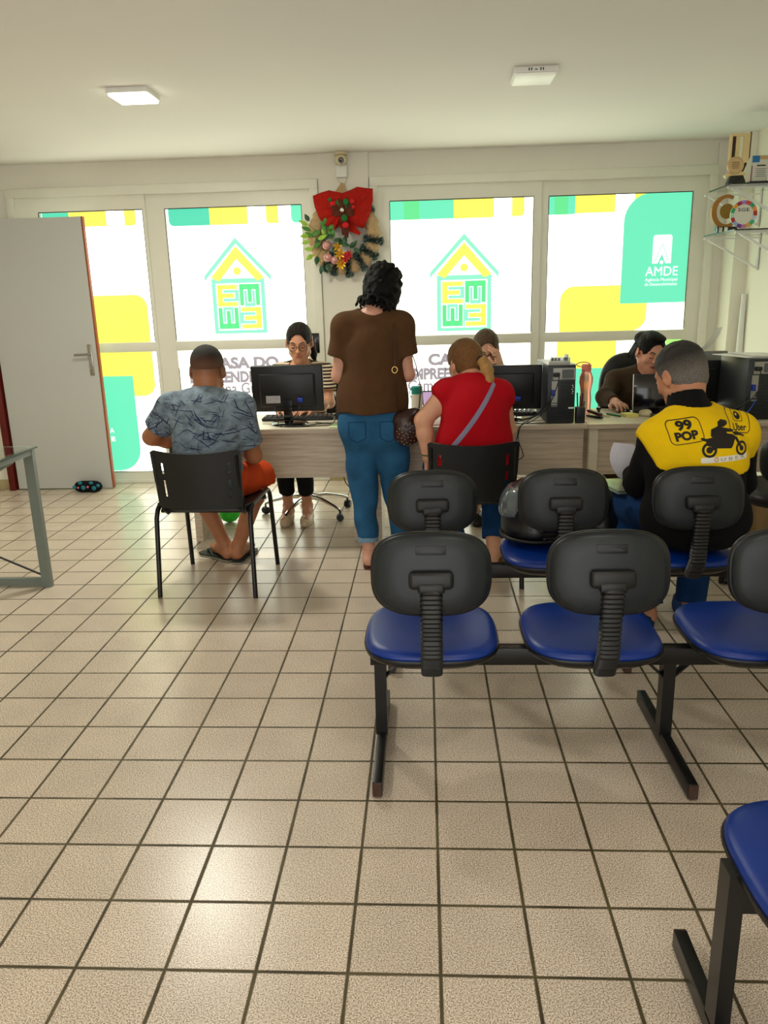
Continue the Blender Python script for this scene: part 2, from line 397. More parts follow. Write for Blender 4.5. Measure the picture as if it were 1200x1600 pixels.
def house(P, x, z):
    """the green and yellow house emblem, lower left corner of its wall at x, z"""
    X = lambda u: x+u*0.427; Z = lambda v: z+v*0.427
    P.shape('emblem_roof', [[(X(-.13), Z(.95)), (X(-.12), Z(1.06)), (X(.5), Z(1.72)), (X(.5), Z(1.61))], [(X(.5), Z(1.61)), (X(.5), Z(1.72)), (X(1.13), Z(1.04)), (X(1.13), Z(.94))]], F_mint)
    P.shape('emblem_wall', [R_(X(0), Z(0), X(1), Z(1.0))], F_mint)
    P.shape('emblem_gable', [[(X(0), Z(1.02)), (X(.15), Z(.95)), (X(.5), Z(1.34)), (X(.5), Z(1.57))], [(X(.5), Z(1.57)), (X(.5), Z(1.34)), (X(.86), Z(.95)), (X(1.0), Z(1.0))],
            [(X(.5)+.031*math.cos(a*PI/8), Z(1.13)+.031*math.sin(a*PI/8)) for a in range(16)]], F_yel)
    P.shape('emblem_field', [R_(X(.075), Z(.06), X(.925), Z(.915))], F_wht2)
    P.shape('emblem_field', [R_(X(.09), Z(.075), X(.91), Z(.9))], F_mint)
    def letter(u, v, flip, rot):
        # E made of bars in a unit box, turned by quarter turns
        out = []
        for (a, b_, c, d) in ((0, 0, .26, 1), (0, .8, 1, 1), (0, .4, .85, .6), (0, 0, 1, .2)):
            pts = []
            for p, q in ((a, b_), (c, b_), (c, d), (a, d)):
                if flip: p = 1-p
                for _ in range(rot): p, q = q, 1-p
                pts.append((X(u+p*.375), Z(v+q*.385)))
            out.append(pts)
        return out
    def both(name, l, ink, grow=0.012):
        big = []
        for q in l:
            cx = sum(p[0] for p in q)/4; cz = sum(p[1] for p in q)/4; xs = [p[0] for p in q]; zs = [p[1] for p in q]
            big.append(R_(min(xs)-.006, min(zs)-.006, max(xs)+.006, max(zs)+.006))
        P.shape(name, big, F_wht2); P.shape(name, l, ink)
    both('emblem_letter', letter(.10, .50, False, 0), F_yel); both('emblem_letter', letter(.52, .51, False, 1), F_grn)
    both('emblem_letter', letter(.53, .09, True, 0), F_yel); both('emblem_letter', letter(.10, .09, False, 3), F_grn)
def casa(P, x, z, s=1.0):
    P.text('lettering', [('CASA DO', x+.165, z+.113, .118, .0070, .58), ('EMPREENDEDOR', x, z, .118, .0070, .77)], F_grey)
    P.text('lettering', [('Campina Grande', x, z-.093, .122, .0030, .75)], F_grey)
def amde(P, x, z, s):
    """arrow badge above the word; x, z = lower left of the word, s = word width"""
    bx, bz, bw, bh = x+s*.19, z+s*.37, s*.58, s*.85
    P.shape('badge', [rrect(bx, bz, bx+bw, bz+bh, s*.08, 'cd')], F_wht2)
    P.shape('badge_notch', [[(bx-.002, bz-.003), (bx+bw*.28, bz-.003), (bx+bw*.5, bz+bh*.33), (bx+bw*.72, bz-.003), (bx+bw+.002, bz-.003), (bx+bw*.5, bz-.004)]], F_teal)
    P.shape('badge_mark', [[(bx+bw*.12, bz+bh*.08), (bx+bw*.5, bz+bh*.72), (bx+bw*.88, bz+bh*.08), (bx+bw*.84, bz+bh*.08), (bx+bw*.5, bz+bh*.67), (bx+bw*.16, bz+bh*.08)]], F_teal)
    P.shape('badge_dot', [[(bx+bw*.5+bw*.1*math.cos(a*PI/8), bz+bh*.04+bw*.1*math.sin(a*PI/8)) for a in range(16)]], F_wht2)
    P.text('lettering', [('AMDE', x, z, s*.40, 0.0, s), ('Agência Municipal', x, z-s*.16, s*.135, 0.0, s), ('de Desenvolvimento', x, z-s*.30, s*.135, 0.0, s)], F_wht2)
def panes_left(i, P):
    if i == 0:
        P.shape('ink', [R_(-3.0, 2.06, -2.786, 2.172)], F_teal2); P.shape('ink', [R_(-2.786, 2.06, -2.486, 2.172)], F_yel2); P.shape('ink', [rrect(-2.34, 2.058, -2.25, 2.172, .03, 'b')], F_yel2)
        P.shape('ink', [rrect(-2.8, 1.162, -2.228, 1.535, .1, 'c')], F_yel); P.shape('ink', [rrect(-2.8, .725, -2.228, 1.092, .1, 'b')], F_yel)
        P.shape('ink', [rrect(-3.0, .096, -2.41, .892, .19, 'b')], F_teal)
        P.text('lettering', [('A', -2.655, .425, .052, .002, .036), ('E', -2.650, .352, .052, .002, .034)], F_wht2)
    else:
        P.shape('ink', [rrect(-1.99, 2.042, -1.665, 2.172, .04, 'a')], F_teal2); P.shape('ink', [R_(-1.665, 2.042, -1.365, 2.172)], F_yel2)
        P.shape('ink', [rrect(-1.22, 2.042, -1.124, 2.172, .03, 'a')], F_yel2); P.shape('ink', [rrect(-1.024, 2.04, -.94, 2.172, .04, 'a')], F_teal)
        house(P, -1.691, 1.212); casa(P, -1.93, .826)
def panes_right(i, P):
    if i == 0:
        P.shape('ink', [R_(-.255, 2.035, .234, 2.172)], F_teal); P.shape('ink', [R_(-.147, 2.035, -.03, 2.172)], F_grn)
        P.shape('ink', [R_(.234, 2.033, .54, 2.172)], F_yel2); P.shape('ink', [rrect(.677, 2.036, .771, 2.172, .03, 'b')], F_yel2)
        house(P, .10, 1.19); casa(P, -.14, .818)
    else:
        P.shape('ink', [R_(.945, 2.037, 1.156, 2.172)], F_teal); P.shape('ink', [R_(1.0, 2.037, 1.10, 2.172)], F_grn); P.shape('ink', [R_(1.156, 2.043, 1.455, 2.172)], F_yel2)
        P.shape('ink', [R_(1.598, 2.06, 1.70, 2.172)], F_yel2)
        P.shape('ink', [rrect(1.062, 1.162, 1.735, 1.508, .11, 'bd')], F_yel)
        P.shape('ink', [rrect(1.526, 1.368, 2.03, 2.172, .2, 'd')], F_teal)
        P.shape('ink', [R_(1.05, .872, 1.515, 1.092)], F_yel); P.shape('ink', [R_(.945, .3, 1.52, .875)], F_teal); P.shape('ink', [R_(1.90, .9, 2.03, 1.092)], F_lime)
        amde(P, 1.708, 1.57, .245)
window(1, -3.24, -.80, [(-3.18, -2.15, -3.0, -2.175), (-2.15, -.86, -2.005, -.935)], panes_left)
window(2, -.405, 2.185, [(-.345, .895, -.255, .835), (.895, 2.125, .95, 2.02)], panes_right)

# ---- the open white door leaf with its red jamb
d = bpy.data.objects.new('door_1', None); COL.objects.link(d); d.location = (-2.97, 6.17, 0); struct(d)
part('door_leaf', MB().box((-2.975, 6.17, 1.06), (0.79, 0.035, 2.1)), M_doorw, d, smooth=0)
part('door_edge', MB().box((-2.572, 6.17, 1.06), (0.012, 0.036, 2.1)), M_doore, d, smooth=0)
part('door_jamb', MB().box((-3.412, 6.178, 1.07), (0.05, 0.11, 2.14), bev=0.004), M_redw, d)
h = part('door_handle', MB().box((-2.632, 6.149, 1.045), (0.036, 0.008, 0.24), bev=0.004).tube([(-2.632, 6.15, 1.09), (-2.632, 6.11, 1.09)], 0.011)
         .tube([(-2.625, 6.108, 1.09), (-2.66, 6.104, 1.09), (-2.74, 6.104, 1.088)], 0.009).lathe([(0.001, 0), (.012, 0), (.012, .004), (0.001, .004)], (-2.632, 6.14, 0.985), 12, Euler((PI/2, 0, 0))), M_steel, d)

# ---- ceiling lamps
def ceiling_lamp(x, y, on, label, s=0.215):
    t = thing('ceiling_lamp', label, 'lamp', (x, y, CEIL-0.035), 0, 'square surface lamps on the ceiling')
    part('lamp_frame', MB().box((x, y, CEIL-0.013), (s, s, 0.026), bev=0.003), M_white, t)
    em = mat('lit_diffuser', (255, 255, 240), 0.5, emit=(255, 253, 232), estr=9.0) if on else mat('unlit_glow_diffuser', (236, 238, 226), 0.4, emit=(255, 250, 230), estr=0.12)  # the lamp that is off gets a weak painted glow
    part('diffuser', MB().box((x, y, CEIL-0.032), (s-0.02, s-0.02, 0.012), bev=0.003), em, t)
    return t
ceiling_lamp(-1.495, 4.42, True, 'small square ceiling lamp, lit, on the left of the ceiling')
t = ceiling_lamp(0.555, 4.36, False, 'small square ceiling lamp, unlit, with little slots on its edge')
vm = MB()
for k in (-.034, -.022, .022, .034): vm.box((0.555+k, 4.36-.1085, CEIL-.013), (.005, .002, .012))
vm.box((0.555, 4.36-.1085, CEIL-.015), (.012, .002, .004))
part('slot_marks', vm, M_seal, t)
for x, y in ((-1.5, 1.0), (0.55, 1.0), (-1.5, -1.4), (0.55, -1.4)):  # extra lamps out of view, added to fill the room with light
    q = dup(t, (x, y, CEIL-0.035), 0, 'unseen square ceiling lamp added for fill light behind the waiting benches')
    lp = area_light('lamp_or_fill_light', (x, y, CEIL-0.05), (0, 0, 0), 0.2, 0.2, 7, (1.0, 0.96, 0.86))
area_light('lamp_or_fill_light', (-1.495, 4.42, CEIL-0.05), (0, 0, 0), 0.2, 0.2, 28, (1.0, 0.98, 0.86))
# ================================================================== SMOOTH SHAPES (signed distance fields turned into one skin)
class SDF:
    def __init__(s, lo, hi, h):
        s.lo = np.array(lo, float); s.h = h
        n = np.ceil((np.array(hi)-s.lo)/h).astype(int)+1
        s.ax = [(s.lo[i]+h*np.arange(n[i])).astype(np.float32) for i in range(3)]
        s.d = np.full(n, 0.05, np.float32)
    def _sl(s, lo, hi):
        sl = []
        for i in range(3):
            a = int(max(0, math.floor((lo[i]-s.lo[i])/s.h))); b = int(min(len(s.ax[i]), math.ceil((hi[i]-s.lo[i])/s.h)+1))
            if b <= a: return None
            sl.append(slice(a, b))
        return tuple(sl)
    def _grid(s, sl):
        return (s.ax[0][sl[0]][:, None, None], s.ax[1][sl[1]][None, :, None], s.ax[2][sl[2]][None, None, :])
    def _op(s, f, lo, hi, k, op):
        m_ = 0.05+k
        sl = s._sl([v-m_ for v in lo], [v+m_ for v in hi])
        if sl is None: return s
        b = f(*s._grid(sl)); a = s.d[sl]
        if op == 'add':
            h = np.maximum(k-np.abs(a-b), 0)/max(k, 1e-6); s.d[sl] = np.minimum(a, b)-h*h*k*0.25
        elif op == 'sub':
            b = -b; h = np.maximum(k-np.abs(a-b), 0)/max(k, 1e-6); s.d[sl] = np.maximum(a, b)+h*h*k*0.25
        return s
    def cone(s, a, b, ra, rb, k=0.02, op='add', cut=False):
        a = np.array(a, float); b = np.array(b, float); ab = b-a; L2 = float(ab@ab)+1e-12; L = math.sqrt(L2)
        def f(X, Y, Z):
            px, py, pz = X-a[0], Y-a[1], Z-a[2]
            t = (px*ab[0]+py*ab[1]+pz*ab[2])/L2; u = np.clip(t, 0, 1)
            d = np.sqrt((px-ab[0]*u)**2+(py-ab[1]*u)**2+(pz-ab[2]*u)**2)-(ra+(rb-ra)*u)
            if cut: d = np.maximum(d, (t-1)*L)
            return d
        r = max(ra, rb); return s._op(f, np.minimum(a, b)-r, np.maximum(a, b)+r, k, op)
    def chain(s, pts, rs, k=0.02, cut=False):
        for i in range(len(pts)-1): s.cone(pts[i], pts[i+1], rs[i], rs[i+1], k, cut=(cut and i == len(pts)-2))
        return s
    def ell(s, c, r, R=None, k=0.02, op='add'):
        c = np.array(c, float); r = np.array(r if hasattr(r, '__len__') else (r, r, r), float)
        Rm = np.array(R if R is not None else np.eye(3), float)
        def f(X, Y, Z):
            px, py, pz = X-c[0], Y-c[1], Z-c[2]
            q = [Rm[0, i]*px+Rm[1, i]*py+Rm[2, i]*pz for i in range(3)]
            k0 = np.sqrt((q[0]/r[0])**2+(q[1]/r[1])**2+(q[2]/r[2])**2)
            k1 = np.sqrt((q[0]/r[0]**2)**2+(q[1]/r[1]**2)**2+(q[2]/r[2]**2)**2)+1e-6
            return k0*(k0-1)/k1
        m_ = np.abs(Rm) @ r; return s._op(f, c-m_, c+m_, k, op)
    def box(s, c, half, R=None, rnd=0.01, k=0.01, op='add'):
        c = np.array(c, float); Rm = np.array(R if R is not None else np.eye(3), float); hf = np.array(half)-rnd
        def f(X, Y, Z):
            px, py, pz = X-c[0], Y-c[1], Z-c[2]
            q = [np.abs(Rm[0, i]*px+Rm[1, i]*py+Rm[2, i]*pz)-hf[i] for i in range(3)]
            o = np.sqrt(np.maximum(q[0], 0)**2+np.maximum(q[1], 0)**2+np.maximum(q[2], 0)**2)
            return o+np.minimum(np.maximum(np.maximum(q[0], q[1]), q[2]), 0)-rnd
        m_ = np.abs(Rm) @ (hf+rnd); return s._op(f, c-m_, c+m_, k, op)
    def keep(s, p, n, k=0.0):
        """throw away what lies beyond the plane through p with outward normal n"""
        n = np.array(n, float); n /= np.linalg.norm(n); X, Y, Z = s._grid((slice(None),)*3)
        b = ((X-p[0])*n[0]+(Y-p[1])*n[1]+(Z-p[2])*n[2]).astype(np.float32)
        s.d = np.maximum(s.d, b); return s
    def grow(s, r): s.d -= r; return s
    def folds(s, amp, freq, seed=0, n=6, dirz=1.0, where=None):
        rg = np.random.RandomState(seed); X, Y, Z = s._grid((slice(None),)*3); w = 0
        for i in range(n):
            v = rg.normal(size=3)*np.array([1, 1, dirz]); v = v/np.linalg.norm(v)*freq*rg.uniform(.6, 1.5)
            u = rg.normal(size=3)*freq*.35
            w = w+np.sin(X*v[0]+Y*v[1]+Z*v[2]+rg.uniform(0, 6)+1.3*np.sin(X*u[0]+Y*u[1]+Z*u[2]))
        w = w/n*2
        if where is not None: w = w*where(X, Y, Z)
        s.d += (amp*w).astype(np.float32); return s
    def mesh(s, name='skin', smooth=0):
        d = s.d.copy()
        d[0] = d[-1] = 0.02; d[:, 0] = d[:, -1] = 0.02; d[:, :, 0] = d[:, :, -1] = 0.02
        ins = d < 0; nx, ny, nz = d.shape
        cs = np.zeros((nx-1, ny-1, nz-1), np.int8)
        for i in (0, 1):
            for j in (0, 1):
                for k in (0, 1): cs += ins[i:nx-1+i, j:ny-1+j, k:nz-1+k]
        act = np.argwhere((cs > 0) & (cs < 8)); idx = np.full(cs.shape, -1, np.int32)
        idx[act[:, 0], act[:, 1], act[:, 2]] = np.arange(len(act))
        acc = np.zeros((len(act), 3)); cnt = np.zeros(len(act))
        corners = [(i, j, k) for i in (0, 1) for j in (0, 1) for k in (0, 1)]
        val = {c: d[act[:, 0]+c[0], act[:, 1]+c[1], act[:, 2]+c[2]].astype(float) for c in corners}
        for c in corners:
            for ax in range(3):
                if c[ax]: continue
                e = list(c); e[ax] = 1; e = tuple(e); a, b = val[c], val[e]
                cr = (a < 0) != (b < 0); t = np.where(cr, a/np.where(cr, a-b, 1), 0)
                p = np.array(c, float)[None, :].repeat(len(act), 0); p[:, ax] += t
                acc[cr] += p[cr]; cnt[cr] += 1
        V = s.lo+(act+acc/np.maximum(cnt, 1)[:, None])*s.h
        F = []
        for ax in range(3):
            u, v = [(1, 2), (2, 0), (0, 1)][ax]
            sl0 = [slice(1, -1)]*3; sl0[ax] = slice(0, -1); sl1 = [slice(1, -1)]*3; sl1[ax] = slice(1, None)
            A = ins[tuple(sl0)]; B = ins[tuple(sl1)]; e = np.argwhere(A != B)
            if not len(e): continue
            off = np.array([1, 1, 1]); off[ax] = 0; g = e+off
            flip = A[e[:, 0], e[:, 1], e[:, 2]]
            q = []
            for du, dv in ((-1, -1), (0, -1), (0, 0), (-1, 0)):
                c = g.copy(); c[:, u] += du; c[:, v] += dv; q.append(idx[c[:, 0], c[:, 1], c[:, 2]])
            q = np.stack(q, 1); q[~flip] = q[~flip][:, ::-1]; F.append(q)
        F = np.concatenate(F)
        for _ in range(smooth):
            S = np.zeros_like(V); C = np.zeros(len(V))
            for a in range(4):
                b = (a+1) % 4
                for p, r in ((a, b), (b, a)):
                    for ax in range(3): S[:, ax] += np.bincount(F[:, p], V[F[:, r], ax], len(V))
                    C += np.bincount(F[:, p], minlength=len(V))
            V = V*0.45+0.55*S/np.maximum(C, 1)[:, None]
        me = bpy.data.meshes.new(name)
        me.vertices.add(len(V)); me.vertices.foreach_set('co', V.astype(np.float32).ravel())
        me.loops.add(len(F)*4); me.loops.foreach_set('vertex_index', F.astype(np.int32).ravel())
        me.polygons.add(len(F)); me.polygons.foreach_set('loop_start', np.arange(0, len(F)*4, 4, dtype=np.int32))
        me.update(calc_edges=True); me.validate(); return me
def paint(me, fn):
    """colour attribute Col from fn(V) -> rgb linear array"""
    n = len(me.vertices); co = np.empty(n*3, np.float32); me.vertices.foreach_get('co', co); c = fn(co.reshape(-1, 3))
    a = me.color_attributes.new('Col', 'FLOAT_COLOR', 'POINT')
    a.data.foreach_set('color', np.concatenate([c, np.ones((n, 1))], 1).astype(np.float32).ravel())
def bvh_of(me):
    return BVHTree.FromPolygons([tuple(v.co) for v in me.vertices], [tuple(p.vertices) for p in me.polygons])
def drape(bvh, x, z, y0, dirn=1.0, off=0.0012):
    h, nrm, _, _ = bvh.ray_cast(Vector((x, y0, z)), Vector((0, dirn, 0)))
    return (h+nrm*off) if h is not None else None

# ================================================================== WAITING BENCHES
def seat_pad(mb, cx, cy, z0, z1, w, d, e=3.2, dome=0.012):
    prof = [(0.94, z0), (1.0, z0+(z1-z0)*.35), (1.0, z0+(z1-z0)*.55), (0.965, z1-(z1-z0)*.16), (0.87, z1), (0.6, z1+dome*.6), (0.25, z1+dome)]
    mb.rings([[(cx+x*k, cy+y*k, z) for x, y in sq_outline(w, d, e, 48)] for k, z in prof])
def back_pad(mb, cx, cy, cz, w, h, prof, tilt, curve=0.05, e=3.0):
    """pad standing upright; prof = (scale, depth offset) rings from the rear to the front"""
    rings = []
    for k, dy in prof:
        ring = []
        for x, z in sq_outline(w, h, e, 48):
            x *= k; z *= k
            y = dy-curve*(1-(x/(w/2))**2)*0.5
            ring.append((cx+x, cy+y*math.cos(tilt)-z*math.sin(tilt), cz+z*math.cos(tilt)+y*math.sin(tilt)))
        rings.append(ring)
    mb.rings(rings)
M_back = M_shell
def make_bench(name, label, seats, posts, x0, x1, group=None, tall_post=False, sy=0.0):
    """origin on the floor under the beam; seats face +Y; seats, posts = x positions; x0, x1 = beam ends"""
    t = thing(name, label, 'bench', group=group)
    part('beam', MB().box(((x0+x1)/2, 0, 0.335), (x1-x0, 0.04, 0.06), bev=0.004).box((x0, 0, .335), (.006, .038, .058)), M_metal, t)
    for px in posts:
        lg = MB(); top = 0.412 if tall_post else 0.31; py = -0.022 if tall_post else 0.02; fy = -.08 if tall_post else 0; fw = .030
        lg.bar([(px, py, 0.045), (px, py, top)], fw if tall_post else .038, 0.05, up=(0, 1, 0)); lg.box((px, fy, 0.03), (fw, 0.575, 0.048), bev=0.003)
        if not tall_post:
            for s_ in ((1,) if px == posts[0] else (-1, 1)): lg.bar([(px+s_*0.012, py, 0.245), (px+s_*0.075, py, 0.308)], 0.006, 0.03, up=(0, 1, 0))
        else: lg.box((px+.035, -.005, .335), (.05, .04, .05))
        o = part('leg', lg, M_metal, t)
        for s_ in (-1, 1): part('end_plug', MB().box((px, fy+s_*0.289, 0.03), (fw-.003, 0.006, 0.044)), M_rust, o, smooth=0)
    for sx in seats:
        sm = MB(); seat_pad(sm, sx, sy, 0.40, 0.438, 0.415, 0.43); s_ = part('seat', sm, M_blue, t, smooth=60)
        sh = MB(); sh.rings([[(sx+x*k, sy+y*k, z) for x, y in sq_outline(.42, .436, 3.2, 48)] for k, z in ((.55, .368), (.86, .376), (.99, .396), (1.012, .408), (1.0, .414))]); part('seat_shell', sh, M_pipe, s_, smooth=50)
        part('seat_plate', MB().box((sx, sy, .366), (.2, .24, .008)), M_metal, s_)
        tilt = -0.17; cy, cz = -0.235+sy, 0.698
        bm_ = MB(); back_pad(bm_, sx, cy, cz, 0.338, 0.237, [(0.55, -0.012), (0.86, -0.008), (0.965, 0.0), (1.0, 0.012), (0.985, 0.02)], tilt)
        k_ = part('backrest', bm_, M_back, t, smooth=60)
        pm = MB(); back_pad(pm, sx, cy, cz, 0.341, 0.240, [(0.985, 0.008), (1.012, 0.012), (1.012, 0.02), (0.98, 0.024)], tilt); part('edge_piping', pm, M_pipe, k_, smooth=60)
        fm = MB(); back_pad(fm, sx, cy, cz, 0.328, 0.227, [(0.99, 0.014), (1.0, 0.03), (0.96, 0.048), (0.7, 0.056), (.3, .058)], tilt); part('back_cushion', fm, M_blue, k_, smooth=60)
        # moulded bracket and ribbed cover of the back support
        def on(x, y, z): return (sx+x, cy+y*math.cos(tilt)-z*math.sin(tilt), cz+z*math.cos(tilt)+y*math.sin(tilt))
        R = Euler((tilt, 0, 0))
        br = MB(); br.box(on(0, -.047, -.012), (.125, .028, .052), rot=R, bev=.013, seg=3).box(on(0, -.05, -.034), (.075, .03, .03), rot=R, bev=.008, seg=2)
        part('bracket', br, M_blk, k_)
        part('moulded_label', MB().box(on(0.0, -.0345, .07), (.085, .003, .026), rot=R, bev=.001), M_blk, k_)
        rg = []; P = [Vector(on(0, -.054, -.035)), Vector((sx, cy-.045, .56)), Vector((sx, cy-.040, .46)), Vector((sx, cy+.005, .385)), Vector((sx, cy+.06, .362))]
        nrib = 46
        for i in range(nrib):
            u = i/(nrib-1)*3.0; j = min(int(u), 2); f = u-j
            p = P[j].lerp(P[j+1], f); tdir = (P[min(j+2, 4)]-P[j]).normalized() if f > .5 else (P[j+1]-P[j]).normalized()
            nr = tdir.cross(Vector((1, 0, 0))).normalized(); k = (1.0 if (i//1) % 2 else 0.80)
            if i in (0, nrib-1): k = .6
            rg.append([p+Vector((x*k, 0, 0))+nr*(y*k) for x, y in sq_outline(.064*(1 if 2 < i < nrib-1 else .95), .036, 4, 20)])
        a = MB().rings(rg); part('ribbed_support', a, M_blk, t, smooth=30)
    return t
bench0 = make_bench('waiting_bench', 'black beam bench with blue seats in mid-room, all its seats empty', [0.010, 0.508, 1.010, 1.51], [-0.158, 0.772, 1.70], -0.185, 1.80, 'rows of waiting benches')
bench0.location = (0, 2.33, 0)
bench1 = dup(bench0, (0.012, 3.14, 0), 0, 'black beam bench with blue seats nearest the desks, a helmet on it')
bench2 = make_bench('waiting_bench', 'black beam bench cut off by the lower right corner of the view', [0.775, 1.285], [0.563, 1.5], 0.575, 1.55, 'rows of waiting benches', tall_post=True, sy=-.05)
bench2.location = (0, 1.285, 0)

# ================================================================== VISITOR CHAIRS
def visitor_chair(label):
    t = thing('visitor_chair', label, 'chair', group='black visitor chairs at the desks')
    fr = 0.0125
    for s_ in (-1, 1):
        x = 0.25*s_
        rear = [(x, -0.262, 0.0), (x*.965, -0.222, 0.41), (x*.96, -0.20, 0.448), (x*.96, -.16, .466)]
        front = [(x, 0.262, 0.0), (x*.965, 0.218, 0.42), (x*.96, 0.195, .452), (x*.96, 0.15, 0.466)]
        part('leg', MB().tube(rear, fr, 10), M_metal, t); part('leg', MB().tube(front, fr, 10), M_metal, t)
        part('side_rail', MB().tube([(x*.96, -.17, .4665), (x*.96, .16, .4665)], .0126, 10), M_metal, t)
        part('back_upright', MB().tube([(x*.78, .0, .43), (x*.80, -.17, .43), (x*.82, -.205, .46), (x*.82, -.245, .60), (x*.82, -.262, .74)], (.011), 10, flat=1.3), M_metal, t)
    part('cross_rail', MB().tube([(-.24, -.15, .43), (.24, -.15, .43)], .011).tube([(-.24, .13, .43), (.24, .13, .43)], .011), M_metal, t)
    sm = MB(); rings = []
    for k, z in ((.9, .437), (1, .445), (1, .458), (.95, .466), (.6, .462), (.2, .458)):
        rings.append([(x*k, y*k, z-(.02 if (y > 0.19 and k > .8) else 0)) for x, y in sq_outline(.46, .43, 5, 48)])
    sm.rings(rings); part('seat', sm, M_blk, t, smooth=60)
    bk = MB(); nx, nz = 28, 10; front, rear = [], []
    for side in (0, 1):
        g = []
        for i in range(nx+1):
            u = -1+2*i/nx; col = []
            for j in range(nz+1):
                v = j/nz; w = .213+.012*v; z = .47+.30*v-.018*(1-u*u)*v*v+.016*(1-abs(u)**6)*(0 if v > .5 else 0)
                if abs(u) > .93: z = z+(0.012 if v < .5 else -.012)*(abs(u)-.93)/.07
                y = -.238-.028*v-.045*(1-u*u)+(0.014 if side else 0)
                col.append(bk.bm.verts.new((u*w, y, z)))
            g.append(col)
        (rear if side else front).extend(g)
    def slot(i, j): return (i in (3, nx-4)) and j in (2, 3, 4, 6, 7)
    for i in range(nx):
        for j in range(nz):
            if slot(i, j): continue
            bk.bm.faces.new((front[i][j], front[i+1][j], front[i+1][j+1], front[i][j+1])); bk.bm.faces.new((rear[i][j+1], rear[i+1][j+1], rear[i+1][j], rear[i][j]))
    for e in [e for e in bk.bm.edges if e.is_boundary]:
        pass
    def wall(a, b, c, d):
        bk.bm.faces.new((a, b, c, d))
    for i in range(nx):
        for j in (0, nz): wall(front[i][j], front[i+1][j], rear[i+1][j], rear[i][j])
    for j in range(nz):
        for i in (0, nx): wall(front[i][j], front[i][j+1], rear[i][j+1], rear[i][j])
    for i in (3, nx-4):
        for j in (2, 3, 4, 6, 7):
            wall(front[i][j], front[i][j+1], rear[i][j+1], rear[i][j]); wall(front[i+1][j], front[i+1][j+1], rear[i+1][j+1], rear[i+1][j])
    part('backrest', bk, mat('matt_black_plastic', (14, 15, 15), 0.45, vary=.05), t, smooth=50)
    return t
vc = visitor_chair('black plastic-backed chair on thin legs under the man in the blue patterned shirt')
vc.location = (-1.115, 3.962, 0); vc.rotation_euler = (0, 0, -0.035)
vc2 = dup(vc, (0.232, 4.06, 0), 0.0, 'black plastic-backed chair under the woman in the red top')

# ================================================================== OFFICE CHAIRS behind the desks
def star_base(t, x, y, m, r=.30, a0=0.3):
    for k in range(5):
        a = a0+k*2*PI/5; c, s_ = math.cos(a), math.sin(a)
        lg = part('base_leg', MB().tube([(x+.03*c, y+.03*s_, .13), (x+r*.45*c, y+r*.45*s_, .125), (x+r*.85*c, y+r*.85*s_, .095), (x+r*c, y+r*s_, .075)], [.024, .018, .014, .012], 10, flat=.8), m, t)
        part('caster', MB().lathe([(.004, -.022), (.024, -.022), (.027, -.012), (.027, -.003), (.01, -.001), (.01, .001), (.027, .003), (.027, .012), (.024, .022), (.004, .022)], (x+r*c, y+r*s_, .027), 16, Euler((PI/2, 0, a+.8))).tube([(x+r*c, y+r*s_, .03), (x+r*c, y+r*s_, .075)], .007), M_blk, lg)
def office_chair(name, label, x, y, rz, seat_z=.45, back_top=.95, bw=.44, metal=M_chrome, bmat=None, r=.30, a0=.3, arms=False, e=3):
    """built around the origin facing +Y, then turned"""
    t = thing(name, label, 'chair', (0, 0, 0))
    star_base(t, 0, 0, metal, r, a0)
    part('gas_lift', MB().lathe([(.028, .1), (.028, .24), (.016, .245), (.016, seat_z-.06)], (0, 0, 0), 16), M_blk, t)
    part('mechanism', MB().box((0, 0, seat_z-.065), (.14, .2, .04), bev=.01), M_blk, t)
    sm = MB(); seat_pad(sm, 0, 0.0, seat_z-.05, seat_z+.02, .48, .47, 3.2); part('seat', sm, bmat or M_blk, t, smooth=60)
    part('back_bar', MB().bar([(0, -.1, seat_z-.07), (0, -.27, seat_z-.06), (0, -.29, seat_z+.05), (0, -.27, seat_z+.25)], .05, .02, up=(0, 1, .2)), M_blk, t)
    h = back_top-seat_z-.06
    bk = MB(); back_pad(bk, 0, -.24, seat_z+.06+h/2, bw, h, [(.6, -.03), (.93, -.025), (1.0, -.005), (1.0, .02), (.93, .04), (.6, .05), (.2, .05)], -.12, .06, e); part('backrest', bk, bmat or M_blk, t, smooth=60)
    if arms:
        for s_ in (-1, 1):
            a_ = part('armrest', MB().box((.27*s_, .0, seat_z+.21), (.06, .27, .03), bev=.013, seg=3), M_blk, t)
            part('arm_post', MB().bar([(.2*s_, 0, seat_z-.04), (.275*s_, 0, seat_z-.02), (.275*s_, 0, seat_z+.2)], .05, .015, up=(0, 1, 0)), M_blk, a_)
    t.location = (x, y, 0); t.rotation_euler = (0, 0, rz)
    return t
office_chair('office_chair', 'office chair with a chrome star base behind the left desk, woman in stripes on it', -.83, 5.30, PI, .45, .86, r=.31, a0=PI+.58)
office_chair('office_chair', 'office chair hidden behind the middle desk, woman in glasses on it', .42, 5.45, PI, .45, .86, r=.3, a0=.4)
office_chair('office_chair', 'tall black office chair behind the right desk, woman in brown on it', 1.46, 5.44, PI+.05, .45, 1.045, bw=.44, a0=.2, e=2.8)
office_chair('office_chair', 'black office chair standing empty at the right edge, in front of the right desk', 1.80, 3.93, .12, .48, .82, bw=.54, metal=M_chrome, a0=3.3, r=.3)

